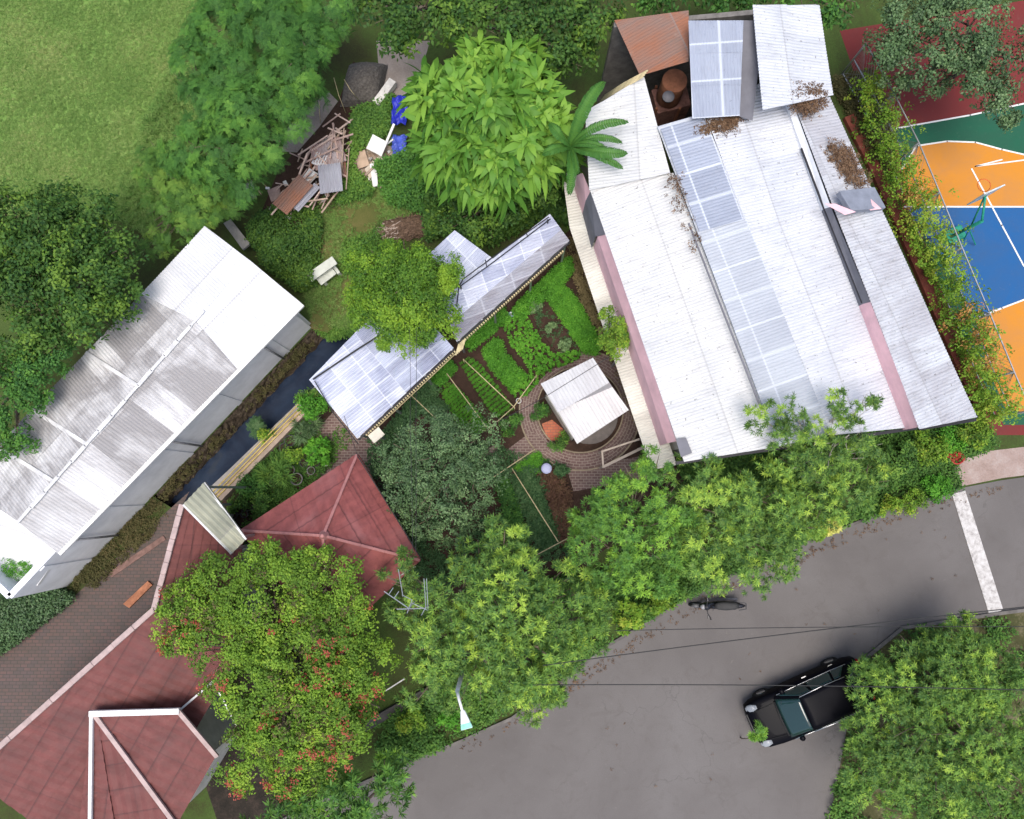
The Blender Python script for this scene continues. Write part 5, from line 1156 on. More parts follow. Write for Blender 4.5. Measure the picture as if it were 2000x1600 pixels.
def sheet(u, v, L, W, ang, z, mat, label, tilt=.05, name='metal_sheet', cat='metal sheet', group=None, amp=.015):
    c = P(u, v, z); d = Vector((math.cos(ang), math.sin(ang), tilt)); s_ = Vector((-math.sin(ang), math.cos(ang), -tilt*.6))
    o = corr(name, c-d*L/2-s_*W/2, c+d*L/2-s_*W/2, c+d*L/2+s_*W/2, c-d*L/2+s_*W/2, mat, None, .1, amp, 3)
    return tag(o, label, cat, group)
M_grz = sheetmat('grey_zinc', (.36, .37, .42), (.26, .26, .30), .5, .3, .6)
sheet(645, 348, .85, 1.1, .12, 1.0, M_grz, 'grey corrugated zinc sheet on top of the timber heap')
sheet(572, 380, .72, 1.45, -.68, 1.0, M_rustsheet, 'rusty brown corrugated sheet at the lower end of the heap')
sheet(598, 385, .28, 1.2, -.68, .95, M_grz, 'narrow grey sheet beside the rusty one')
sheet(640, 300, 1.2, 1.0, .3, .55, M_debs, 'dull purple-brown sheet under the crossed timbers')
sheet(664, 325, .45, .9, .1, .5, M_rustsheet, 'small dark rusty sheet at the right side of the heap')
sheet(625, 312, .5, .5, -.4, .55, M_roofAw, 'crumpled white sheet in the heap', amp=.03)
sheet(600, 350, .4, .8, -.6, .5, M_roofC, 'pale torn sheet on the left of the heap', amp=.02)
sheet(560, 418, .45, .3, -.35, .2, M_roofC, 'small white offcut lying at the foot of the heap', amp=.01)
# broken white panels on the right
def slab(name, poly, z, th, mat, label, cat, dz=0):
    q = [P(u, v, z+dz*(i in (1, 2))) for i, (u, v) in enumerate(poly)]; m = MB(); m.hexa([p-Vector((0, 0, th)) for p in q], q); return tag(m.build(name, mat, bevel=.006), label, cat)
slab('board', [(715, 290), (728, 262), (752, 275), (745, 305)], .5, .04, M_white, 'bright white board leaning on the broken beams', 'board', .2)
slab('board', [(722, 320), (735, 318), (738, 362), (728, 366)], .3, .08, M_white, 'narrow upright white board below the bright one', 'board')
slab('board', [(690, 300), (712, 292), (722, 322), (700, 330)], .2, .05, plain('peach_board', (.45, .33, .24), .8, .2, 3), 'peach coloured board among the broken panels', 'board')
slab('board', [(672, 348), (690, 345), (693, 358), (678, 362)], .2, .05, plain('pale_green_board', (.45, .5, .42), .8), 'small pale green board by the timber heap', 'board')
slab('board', [(712, 330), (745, 300), (752, 312), (722, 350)], .25, .06, plain('cream_board', (.55, .47, .38), .8, .2, 3), 'cream board lying across the broken panels', 'board')
slab('board', [(750, 312), (790, 306), (792, 316), (752, 324)], .25, .08, M_woodpink, 'pink plank end on the right of the broken panels', 'board')
beam(P(743, 305, .5), P(770, 242, 1.0), .09, M_white, 'long slim white beam sloping up towards the blue tarpaulin', None, 'beam', 'beam')
beam(P(745, 290, .4), P(768, 272, .6), .06, M_white, 'short white beam beside the long sloping one', None, 'beam', 'beam')
beam(P(714, 342, .3), P(745, 312, .4), .08, M_wood, 'brown beam below the cream board', None, 'beam', 'beam')
beam(P(735, 205, .3), P(768, 160, .3), .3, plain('white_rough', (.6, .58, .54), .9, .2, 6), 'rough white concrete post lying at the top of the rubble yard', None, 'concrete_post', 'post', h_=.3)
# rubble chunks
GRB = 'broken pale rubble pieces'
for i in range(90):
    u, v = (rr.gauss(805, 22), rr.gauss(318, 9)) if i < 35 else (rr.gauss(722, 26), rr.gauss(322, 22)) if i < 70 else (rr.gauss(600, 40), rr.gauss(370, 30))
    m = MB(); m.box((0, 0, 0), (rr.uniform(.08, .2), rr.uniform(.05, .14), .06), rr.uniform(0, 3), rr.uniform(-.4, .4)); p = P(u, v, .05+.1*rr.random())
    m.V = [x+p for x in m.V]; tag(m.build('rubble_piece', rr.choice([M_pale, M_white, M_concrete, M_woodpink]), bevel=.01), 'small broken piece of pale rubble lying around the timber heap and the white panels', 'rubble', GRB)
# blue tarpaulins
def tarp(u, v, ru, rv, z, label, seed):
    c = P(u, v, z); q = random.Random(seed); n = 22; V = []
    for i in range(n+1):
        for j in range(n+1):
            x, y = (i/n-.5)*2, (j/n-.5)*2; e = .08*math.sin(3*y+seed)+.05*math.sin(7*y); X = c.x+(x+e)*ru*MPP(z); Y = c.y+(y+.07*math.sin(4*x+seed))*rv*MPP(z)
            V.append((X, Y, z+.05*math.sin(5*x+2*y+seed)+.04*math.sin(9*y-3*x)+.015*math.sin(17*x+11*y)))
    o = mesh('blue_tarpaulin', V, [(i*(n+1)+j, (i+1)*(n+1)+j, (i+1)*(n+1)+j+1, i*(n+1)+j+1) for i in range(n) for j in range(n)], M_blue if seed == 1 else plain('faded_blue_tarp', (.07, .11, .5), .45, .4, 5, .5), smooth=True)
    so_ = o.modifiers.new('thick', 'SOLIDIFY'); so_.thickness = .01; return tag(o, label, 'tarpaulin')
tarp(780, 215, 15, 30, .6, 'deep blue tarpaulin at the upper left edge of the broad-leaved tree', 1)
tarp(780, 284, 15, 22, .5, 'paler creased blue tarpaulin below the deep blue one', 4)
# dark netted heap at the top
hp = thing('netted_heap', 'dark grey-brown netted heap at the top edge beside the bare ground', 'heap', P(715, 170))
V = []; n = 18; c = P(712, 170)
for i in range(n+1):
    for j in range(n+1):
        x, y = (i/n-.5)*2, (j/n-.5)*2; r = max(0, 1-x*x)**.5*max(0, 1-y*y)**.5; V.append((c.x+x*.75+y*.15, c.y+y*.85, .05+.8*r+.05*rr.random()))
mesh('net_cover', V, [(i*(n+1)+j, (i+1)*(n+1)+j, (i+1)*(n+1)+j+1, i*(n+1)+j+1) for i in range(n) for j in range(n)], plain('dark_netting', (.10, .09, .08), .9, .5, 14), hp)
# pale bamboo leaves/poles hanging by it
for i, (p, q) in enumerate([((652, 152), (675, 220)), ((672, 155), (700, 195)), ((625, 190), (626, 240))]):
    pole('bamboo_cane', [P(p[0], p[1], 1.5), P((p[0]+q[0])/2-2, (p[1]+q[1])/2, 1.4), P(q[0], q[1], .6)], .012, M_bamboo, ['long pale cane arching beside the feathery trees, left of its pair', 'long pale cane arching beside the netted heap', 'short pale cane over the bare concrete slope'][i], 'cane')
# twig pile
tw = thing('twig_pile', 'heap of cut brown branches and twigs on the grass above the round tree', 'twig pile', P(800, 445))
m1_, m2_ = MB(), MB()
for i in range(420):
    a = rr.random()*6.28; r = rr.random()**.5; u, v = 800+52*r*math.cos(a)*1.0-10, 446+24*r*math.sin(a)-6*math.cos(a)*r; zz = .5*(1-r*r)+.05
    p = P(u, v, zz); an = rr.gauss(.35, .5); L_ = rr.uniform(.12, .4); d = Vector((math.cos(an), math.sin(an), rr.uniform(-.2, .3)))*L_/2
    (m2_ if (u < 778 and rr.random() < .5) else m1_).tube([p-d, p+d+Vector((0, 0, .02))], rr.uniform(.006, .018), 4)
m1_.build('twigs', plain('brown_twigs', (.17, .11, .075), .9, .5, 8), tw); m2_.build('pale_sticks', plain('pale_sticks', (.45, .36, .30), .9, .3, 8), tw)
V = []; n = 14; c = P(795, 447)
for i in range(n+1):
    for j in range(n+1):
        x, y = (i/n-.5)*2, (j/n-.5)*2; r = max(0, 1-x*x)**.5*max(0, 1-y*y)**.5; V.append((c.x+x*.95, c.y+y*.42+x*.12, .02+.42*r+.04*rr.random()))
mesh('leaf_mound', V, [(i*(n+1)+j, (i+1)*(n+1)+j, (i+1)*(n+1)+j+1, i*(n+1)+j+1) for i in range(n) for j in range(n)], plain('brown_mound', (.11, .07, .045), .95, .5, 10), tw)
# grey slabs near the shed corner
slab('concrete_slab', [(436, 436), (450, 428), (488, 476), (474, 488)], .6, .12, M_concrete, 'grey concrete slab leaning near the top corner of the warehouse', 'slab', .3)
slab('concrete_slab', [(478, 360), (492, 352), (500, 385), (486, 392)], .12, .1, M_concrete, 'small grey slab between the feathery trees and the timber heap', 'slab')
slab('concrete_slab', [(522, 372), (545, 362), (548, 385), (530, 395)], .12, .1, plain('pink_grey_slab', (.34, .25, .22), .9), 'pinkish slab at the left tip of the timber heap', 'slab')
slab('orange_board', [(240, 1180), (288, 1135), (297, 1143), (252, 1188)], .12, .1, plain('orange_board', (.36, .15, .08), .85, .35, 4), 'orange-brown board lying on the dark brick alley', 'board')
slab('brick_kerb', [(212, 1118), (318, 1046), (324, 1054), (218, 1128)], .05, .04, plain('worn_brick', (.20, .12, .10), .9, .35, 5), 'worn row of lighter bricks along the alley edge', 'kerb')
# AC/white thing on lawn left of round tree
slab('plastic_sack', [(700, 482), (712, 476), (718, 488), (706, 494)], .25, .2, plain('white_sack', (.55, .58, .60), .6), 'crumpled pale sack in the weeds left of the round tree', 'sack')

# ---- pots in the corner garden
M_pot = plain('dark_pot', (.05, .05, .05), .7, .2, 5); M_potg = plain('grey_pot', (.20, .19, .18), .85, .2, 5); M_potw = plain('white_pot', (.65, .65, .60), .6, .1, 5)
def pot(u, v, r, mat, label, plant, pm, sc=.5, n=10, h=.32, group='potted plants in the corner garden'):
    b_ = P(u, v); t = thing('potted_plant', label, 'potted plant', b_, group); m = MB(); k = 24
    prof = [(r*.72, 0), (r, h), (r*1.08, h), (r*1.08, h+.03), (r*.9, h+.03), (r*.88, h-.05)]
    for i, (q, z) in enumerate(prof):
        for j in range(k): a = 2*math.pi*j/k; m.V.append(b_+Vector((q*math.cos(a), q*math.sin(a), z)))
    m.F = [(i*k+j, i*k+(j+1) % k, (i+1)*k+(j+1) % k, (i+1)*k+j) for i in range(len(prof)-1) for j in range(k)]+[tuple(range(k))[::-1]]
    m.build('pot', mat, t, True); m = MB(); m.cyl(b_+Vector((0, 0, h-.08)), r*.88, .02, 20); m.build('soil', M_soil, t)
    if plant:
        pos = np.array(b_)+RNG.normal(size=(n, 3))*np.array([r*.35, r*.35, .03])+np.array([0, 0, h+.04]); V, f, tn = sprout(pos, unit(RNG.normal(size=(n, 3))*.4+np.array([0, 0, 1.])), RNG.random(n), plant, sc); mesh('leaves', V, f, pm, t, tone=tn)
pot(639, 906, .085, M_potw, 'small white ring-shaped pot at the edge of the brick courtyard', None, None, h=.2)
pot(570, 919, .19, M_potg, 'large grey rimmed pot left of the pair nearest the red pyramid roof', 'small', L_dark, .5, 5)
pot(584, 936, .21, M_potg, 'large grey rimmed pot with pale stone closest to the red pyramid roof', None, None)
pot(571, 862, .2, M_pot, 'dark round pot beside the spiky clump', 'blade', L_dark, .35, 4)
pot(560, 876, .17, M_pot, 'small dark pot squeezed behind the yellow-green clump', 'small', L_bedd, .5, 5)
pot(598, 905, .14, M_pot, 'dark pot between the rimmed pots and the bright clump', 'blade', L_dark, .35, 5)
pot(612, 920, .14, M_potg, 'small grey pot with a spiky plant by the courtyard corner', 'blade', L_bedd, .4, 6)
pot(622, 905, .12, M_pot, 'small dark pot next to the white ring pot', 'small', L_weed, .5, 5)
pot(590, 850, .16, M_pot, 'dark pot holding the grey spiky plant', 'blade', L_dark, .45, 6)
for i, (u, v) in enumerate([(470, 998), (482, 1004), (477, 988), (490, 990), (462, 1005)]):
    pot(u, v, .13, M_pot, 'black pot beside the beige canopy, '+['middle left of its cluster', 'lowest of its cluster', 'topmost of its cluster', 'rightmost of its cluster', 'leftmost of its cluster'][i], 'small' if i % 2 else None, L_bedd, .4, 4, .25, 'black pots beside the beige canopy')
pot(1856, 893, .26, plain('red_pot', (.38, .03, .03), .5, .2, 4), 'big red flower pot at the pavement end of the hedge', 'rose', leafmat('red_foliage', st((.12, .02, .02), (.3, .03, .03), (.4, .08, .05)), .5), .6, 16, .4, 'road side pots')

# ---- garden odds and ends
ld = thing('water_drum', 'drum with a round pale blue lid beside the brick ring path', 'drum', P(1066, 916))
m = MB(); m.tube([P(1066, 916), P(1066, 916)+Vector((0, 0, .28)), P(1066, 916)+Vector((0, 0, .55))], [.17, .19, .17], 22); m.build('barrel', plain('blue_grey_plastic', (.12, .14, .2), .6), ld, True)
m = MB(); m.tube([P(1066, 916)+Vector((0, 0, .55)), P(1066, 916)+Vector((0, 0, .59)), P(1066, 916)+Vector((0, 0, .61))], [.19, .19, .12], 22); m.build('lid', plain('pale_blue_lid', (.36, .38, .55), .5, .12, 6), ld, True)
tp_ = thing('garden_tap', 'small pale turquoise sprinkler stand at the gap in the hedge', 'sprinkler', P(998, 616))
m = MB(); m.cyl(P(998, 616), .12, .1, 14); m.build('base', plain('turquoise_plastic', (.30, .48, .48), .6), tp_, bevel=.01)
m = MB(); m.cyl(P(998, 616, .1), .025, .45, 8); m.build('pipe', M_white, tp_)
hs = MB(); hs.torus(P(1013, 783, .12), .09, .012, 20, 6); tag(hs.build('hose_ring', M_white), 'thin pale wire hoop lying at the corner of the row beds', 'hoop')
hs = MB(); hs.torus(P(1083, 913, .12), .1, .012, 20, 6); tag(hs.build('hose_ring', plain('green_wire', (.25, .4, .3), .6)), 'thin green wire hoop beside the blue-lidded drum', 'hoop')
# thin cane rails over the beds
rails = [((905, 702), (1005, 796), 'thin pale cane rail over the transverse row bed'), ((873, 730), (953, 838), 'thin pale cane rail over the seedling rows'), ((955, 838), (1003, 795), 'thin cane rail closing the row bed, lower part'), ((1003, 795), (1048, 733), 'thin pale cane crossing the lush middle bed'),
         ((803, 772), (856, 822), 'thin pale cane from the greenhouse eave to the dark tree'), ((930, 955), (1044, 878), 'long cane rail along the straight brick path'), ((1000, 915), (1090, 1058), 'long thin cane along the shaded dark bed'), ((1040, 1088), (1108, 1052), 'thin cane at the lower end of the shaded beds'), ((815, 1026), (856, 1003), 'short cane below the dark garden tree')]
for p, q, lab in rails: pole('cane_rail', [P(p[0], p[1], 1.0), P((p[0]+q[0])/2, (p[1]+q[1])/2, .98), P(q[0], q[1], 1.0)], .018, M_bamboo, lab, 'cane rail')
for u, v, lb in ((905, 702, 'at the upper end of the transverse row bed'), (1005, 796, 'where the rails cross near the wire hoop'), (873, 730, 'at the upper end of the seedling rows'), (953, 838, 'at the lower tip of the seedling rows'), (1048, 733, 'inside the lush middle bed'), (1044, 878, 'at the corner of the straight brick path'), (1090, 1058, 'at the low end of the shaded dark bed')):
    p = P(u, v, 1.0); pole('cane_stake', [Vector((p.x, p.y, 0)), p], .018, M_bamboo, 'upright cane stake '+lb, 'stake', 'cane stakes over the beds')
pg = thing('timber_frame', 'cream painted open timber frame between the ring path and the hall awning', 'frame', P(1215, 890))
fpts = [P(1176, 882, 1.1), P(1248, 858, 1.1), P(1256, 874, 1.1), P(1178, 912, 1.1)]
for a, b_ in ((0, 1), (3, 2), (0, 3)):
    m = MB(); m.bar(fpts[a], fpts[b_], .06 if a != 3 else .09); m.build('rail', plain('cream_paint', (.55, .46, .38), .7, .15, 6), pg)
for p in fpts:
    m = MB(); m.bar(Vector((p.x, p.y, 0)), p, .06); m.build('post', plain('cream_paint', (0, 0, 0)), pg)
# bamboo poles sticking out above the hall
GB = 'long bamboo poles leaning by the upper corner of the hall'
for i in range(4): pole('bamboo_pole', [P(1172+i*3, 199-i*4, 4.2), P(1214+i*2, 174-i*4, 5.0), P(1256+i*3, 150-i*4, 5.7)], .028, M_bamboo, ['lowest', 'second lowest', 'second highest', 'highest'][i]+' of four bamboo poles sticking out above the upper left corner of the hall', 'bamboo pole', GB)

# ---- overhead cables
def cable(name, pts, sag, r, label):
    P0 = [P(*p) for p in pts]; out = []
    for a, b_ in zip(P0, P0[1:]):
        for k in range(12): t = k/12; out.append(a.lerp(b_, t)-Vector((0, 0, sag*4*t*(1-t))))
    out.append(P0[-1]); m = MB(); m.tube(out, r, 5); return tag(m.build(name, M_cable, smooth=True), label, 'cable')
cable('overhead_cable', [(2150, 1170, 6.8), (1060, 1300, 6.3)], .3, .014, 'dark overhead cable sloping across the road above the parked car')
cable('overhead_cable', [(2150, 1352, 6.8), (1040, 1338, 6.3)], .3, .014, 'dark overhead cable running straight across the road beside the car')
cable('overhead_cable', [(2150, 1225, 6.8), (1200, 1232, 6.4)], .3, .011, 'thin overhead cable between the motorbike and the car')
cable('garden_cable', [(955, 833, 3.3), (1060, 778, 3.6), (1195, 694, 4.0)], .05, .011, 'thin dark cable crossing the gazebo roof to the hall')
cable('garden_cable', [(698, 890, 3.2), (672, 812, 3.3), (1, 1, 3.3)][:2], .03, .009, 'short thin cable from pyramid roof tip to the greenhouse corner')
cable('drop_cable', [(800, 640, 6.2), (801, 830, 6.2), (806, 1080, 6.2)], .1, .007, 'faint vertical-looking cable over the greenhouse, left one')
cable('drop_cable', [(813, 640, 6.2), (812, 830, 6.2), (812, 1085, 6.2)], .1, .007, 'faint cable over the greenhouse, right of its twin')
cable('roof_cable', [(698, 890, 3.15), (760, 990, 3.15), (822, 1090, 3.15)], .02, .018, 'thin cable hugging the right eave of the pyramid roof')

# ---- street lamp
lp = thing('street_lamp', 'street lamp with white-green head over the road edge below the largest street tree', 'street lamp', P(893, 1345))
pb = P(893, 1350, 6.3); m = MB(); m.tube([Vector((pb.x, pb.y, 0)), Vector((pb.x, pb.y, 3)), pb], [.09, .075, .06], 12); m.build('pole', M_steel, lp, True)
m = MB(); m.tube([pb, P(897, 1368, 6.55), P(904, 1392, 6.6)], [.05, .04, .035], 8); m.build('arm', M_white, lp, True)
a, b_ = P(903, 1388, 6.62), P(912, 1425, 6.62); d = (b_-a).normalized(); s_ = Vector((-d.y, d.x, 0))
m = MB(); q = [a-s_*.06, b_-s_*.17, b_+s_*.17, a+s_*.06]; m.hexa([p-Vector((0, 0, .08)) for p in q], q); m.build('lamp_head', plain('lamp_white', (.62, .66, .66), .4), lp, bevel=.03)
m = MB(); q = [p+Vector((0, 0, .005)) for p in (a.lerp(b_, .68)-s_*.135, b_-s_*.155-d*.02, b_+s_*.155-d*.02, a.lerp(b_, .68)+s_*.135)]; m.hexa([p-Vector((0, 0, .02)) for p in q], q); m.build('green_cap', plain('mint_green', (.18, .5, .40), .4), lp)
m = MB(); q = [a.lerp(b_, .35)-s_*.07, b_-s_*.12, b_+s_*.12, a.lerp(b_, .35)+s_*.07]; m.hexa([p-Vector((0, 0, .11)) for p in q], [p-Vector((0, 0, .08)) for p in q]); m.build('diffuser', plain('milky_diffuser', (.7, .7, .68), .3), lp)

# ---- TV aerial above the junction of trees
an = thing('tv_aerial', 'spindly grey television aerial standing out of the trees beside the pyramid roof', 'aerial', P(800, 1175))
mt = P(798, 1188, 6.0); m = MB(); m.tube([Vector((mt.x, mt.y, 0)), mt], [.03, .02], 8); m.build('mast', M_steel, an, True)
m = MB(); m.tube([P(750, 1155, 6.0), P(798, 1188, 6.0)], .014, 6); m.tube([P(775, 1190, 6.0), P(832, 1188, 6.0)], .014, 6); m.build('boom', M_steel, an)
for k, (p, q) in enumerate([((785, 1162), (805, 1172)), ((778, 1112), (787, 1165)), ((828, 1130), (832, 1188)), ((833, 1130), (836, 1190)), ((805, 1172), (795, 1198)), ((832, 1185), (823, 1202)), ((805, 1178), (835, 1192)), ((760, 1160), (768, 1148)), ((770, 1168), (779, 1155))]):
    m = MB(); m.tube([P(p[0], p[1], 6.03), P(q[0], q[1], 6.03)], .011, 5); m.build('element', M_steel, an)
for (p, q, l) in [((782, 1124), (812, 1107), 'white timber edge poking out of the leaves beside the pyramid roof'), ((752, 1350), (790, 1326), 'white board edge between bougainvillea and the largest street tree')]:
    beam(P(p[0], p[1], 4.2), P(q[0], q[1], 4.2), .035, plain('dull_white_board', (.4, .39, .37), .8), l, None, 'board_edge', 'board')

# ---- basketball hoop stand
hb = thing('basketball_stand', 'green basketball stand on the blue part of the court', 'basketball stand', P(1858, 462))
M_hoop = plain('green_paint', (.02, .26, .17), .5, .2, 6)
m = MB(); m.box(P(1858, 462)+Vector((0, 0, .15)), (.7, .5, .3), .4); m.build('base', M_hoop, hb, bevel=.03)
m = MB(); m.tube([P(1856, 463, .2), P(1918, 432, 2.6)], .06, 10); m.build('pole', M_hoop, hb, True)
m = MB(); m.tube([P(1918, 432, 2.6), P(1925, 380, 3.0)], .04, 8); m.tube([P(1895, 445, 1.7), P(1925, 380, 3.0)], .03, 8); m.build('arm', M_hoop, hb, True)
m = MB(); a, b_ = P(1905, 390, 3.0), P(1945, 372, 3.0); m.bar(a, b_, .05, 1.0); m.build('backboard', plain('board_clear_white', (.5, .55, .55), .3), hb, bevel=.01)
m = MB(); m.torus(P(1922, 362, 2.75), .22, .014, 24, 6); m.build('rim', plain('orange_rim', (.6, .12, .03), .5), hb, True)
for p, q in (((1893, 448, 1.4), (1905, 478, .1)), ((1893, 448, 1.4), (1882, 470, .1))):
    m = MB(); m.tube([P(*p), P(*q)], .025, 6); m.build('brace', M_hoop, hb)

# ---- motorbike (local x forward), parked
def local(root_loc, ang, side=1):
    ca, sa = math.cos(ang), math.sin(ang)
    return lambda x, y, z: Vector((root_loc.x+x*ca-y*sa, root_loc.y+x*sa+y*ca, root_loc.z+z))
mb = thing('parked_motorbike', 'black motorbike with pale seat parked along the road edge', 'motorbike', P(1391, 1180))
T = local(P(1391, 1178), R(181))
M_rub = plain('black_rubber', (.015, .015, .015), .85); M_bk = plain('black_gloss', (.012, .012, .016), .2, .1, 4, .6); M_chr = plain('chrome', (.5, .5, .5), .25, .1, 4, .5, .9)
for x in (.63, -.62):
    m = MB(); m.torus(T(x, 0, .29), .25, .045, 28, 8, T(0, 1, 0)-T(0, 0, 0)); wo = m.build('wheel', M_rub, mb, True)
    m = MB(); m.torus(T(x, 0, .29), .2, .015, 24, 6, T(0, 1, 0)-T(0, 0, 0)); 
    for k in range(6):
        a = k*math.pi/3; m.tube([T(x, 0, .29), T(x+.2*math.cos(a), 0, .29+.2*math.sin(a))], .01, 4)
    r_ = m.build('rim', M_chr, wo)
def loft(secs, T, n=16, cap=True, power=2.6):
    m = MB()
    for x, hw, z0, z1 in secs:
        for j in range(n):
            t = 2*math.pi*j/n; c_, s__ = math.cos(t), math.sin(t); e = 2/power
            m.V.append(T(x, hw*abs(c_)**e*(1 if c_ > 0 else -1), (z0+z1)/2+(z1-z0)/2*abs(s__)**e*(1 if s__ > 0 else -1)))
    m.F = [(i*n+j, i*n+(j+1) % n, (i+1)*n+(j+1) % n, (i+1)*n+j) for i in range(len(secs)-1) for j in range(n)]
    if cap: m.F += [tuple(range(n))[::-1], tuple((len(secs)-1)*n+j for j in range(n))]
    return m
loft([(.62, .05, .55, .62), (.5, .1, .5, .85), (.38, .15, .4, .92), (.2, .13, .3, .6), (0, .14, .28, .6), (-.3, .15, .35, .72), (-.6, .13, .5, .8), (-.85, .07, .66, .8), (-.95, .03, .7, .76)], T).build('body', M_bk, mb, True)
loft([(.1, .06, .66, .72), (0, .12, .68, .78), (-.3, .15, .7, .82), (-.6, .12, .74, .86), (-.72, .06, .76, .84)], T).build('seat', plain('grey_seat', (.03, .03, .03), .6), mb, True)
loft([(.86, .03, .5, .56), (.75, .07, .52, .6), (.5, .07, .52, .62)], T).build('front_mudguard', plain('silver_paint', (.08, .08, .085), .4), mb, True)
m = MB(); m.tube([T(.34, -.33, .98), T(.42, -.2, 1.0), T(.44, 0, .95), T(.42, .2, 1.0), T(.34, .33, .98)], .015, 7); m.build('handlebar', M_blacksteel, mb, True)
for s in (-1, 1):
    m = MB(); m.tube([T(.34, s*.33, .98), T(.31, s*.42, .97)], .022, 7); m.build('grip', M_rub, mb, True)
    m = MB(); m.tube([T(.4, s*.24, 1.0), T(.44, s*.28, 1.12)], .007, 5); m.box(T(.45, s*.3, 1.15), (.02, .12, .08), R(181)); m.build('mirror', M_bk, mb)
loft([(.62, .04, .78, .84), (.56, .08, .74, .9), (.5, .09, .72, .92)], T).build('headlight', plain('lamp_glass', (.3, .3, .32), .1), mb, True)
m = MB(); m.tube([T(-.1, -.17, .25), T(-.5, -.18, .3), T(-.8, -.18, .38)], [.03, .04, .045], 8); m.build('exhaust', M_greyp, mb, True)
m = MB(); m.bar(T(-.7, -.14, .82), T(-.95, -.1, .86), .03); m.bar(T(-.7, .14, .82), T(-.95, .1, .86), .03); m.bar(T(-.95, -.1, .86), T(-.95, .1, .86), .03); m.build('grab_rail', M_blacksteel, mb)
m = MB(); m.tube([T(0, .12, .25), T(-.02, .28, 0)], .012, 5); m.build('side_stand', M_chr, mb)

# ---- car
C0 = P(1566, 1362); cr = thing('parked_car', 'glossy black car with greenish windscreen parked half under the tree', 'car', C0, None)
b_ = NB('black_car_paint'); b_.done((.003, .003, .005), .45, .04); b_.p.inputs['Coat Weight'].default_value = .05; b_.p.inputs['Coat Roughness'].default_value = .05; M_car = b_.m
b_ = NB('tinted_glass'); b_.done((.006, .028, .027), .05, .6); b_.p.inputs['Coat Weight'].default_value = .3; M_glass = b_.m
T = local(C0, R(203.5))
# x forward: body shell from lofted sections
SX = [(2.12, .55, .32, .55), (2.06, .74, .26, .68), (1.85, .82, .22, .76), (1.4, .86, .2, .86), (1.0, .87, .2, .93), (.5, .88, .2, .96), (-.4, .88, .2, .98), (-1.2, .87, .22, 1.0), (-1.75, .84, .26, 1.0), (-2.02, .78, .3, .96), (-2.12, .6, .36, .85)]
loft(SX, T, 32, True, 5).build('body', M_car, cr, True)
# cabin
def cab(x, hw, z): return x, hw, z
cb_low = [(1.12, .70), (1.0, .76), (-1.6, .78), (-1.85, .70)]; cb_top = [(.38, .52), (.30, .58), (-1.15, .58), (-1.32, .52)]
m = MB()
def ringpts(lst, z):
    return [T(x, y, z) for x, y in lst]+[T(x, -y, z) for x, y in lst[::-1]]
lo, hi = ringpts(cb_low, .93), ringpts(cb_top, 1.44); n = len(lo)
m.add(lo+hi, [(i, (i+1) % n, n+(i+1) % n, n+i) for i in range(n)]); m.build('cabin_glass_frame', M_car, cr, bevel=.03)
# roof panel, crowned
m = MB(); G_ = 10; K_ = 8
for i in range(G_+1):
    for j in range(K_+1):
        x = .40-1.74*i/G_; y = (j/K_-.5)*2; hw = .60*(1-.06*abs(2*i/G_-1)**3); m.V.append(T(x, y*hw, 1.445+.05*(1-abs(y)**3)*(1-abs(2*i/G_-1)**4)))
m.F = [(i*(K_+1)+j, i*(K_+1)+j+1, (i+1)*(K_+1)+j+1, (i+1)*(K_+1)+j) for i in range(G_) for j in range(K_)]
o = m.build('roof', plain('satin_black_roof', (.004, .004, .006), .4, .1, 4, .06, 0, 0), cr, True); sf = o.modifiers.new('thick', 'SOLIDIFY'); sf.thickness = .03
def pane(name, pts, mat=M_glass, off=.012, nrm=(0, 0, 1), bow=.04):
    """four corners -> bowed glass panel slightly proud of the cabin"""
    A_, B_, C_, D_ = [T(*p) for p in pts]; nn = T(*nrm)-T(0, 0, 0); m = MB(); k = 8
    for i in range(k+1):
        for j in range(k+1):
            s, t = i/k, j/k; p = (A_.lerp(B_, s)).lerp(D_.lerp(C_, s), t); m.V.append(p+nn*(off+bow*(1-(2*s-1)**2)))
    m.F = [(i*(k+1)+j, (i+1)*(k+1)+j, (i+1)*(k+1)+j+1, i*(k+1)+j+1) for i in range(k) for j in range(k)]
    o = m.build(name, mat, cr, True); sf = o.modifiers.new('thick', 'SOLIDIFY'); sf.thickness = .008; return o
pane('windscreen', [(1.10, -.68, .955), (1.10, .68, .955), (.42, .54, 1.425), (.42, -.54, 1.425)], nrm=(.6, 0, .8), off=.02)
pane('rear_window', [(-1.83, -.64, .98), (-1.83, .64, .98), (-1.34, .50, 1.41), (-1.34, -.50, 1.41)], nrm=(-.65, 0, .75), off=.015)
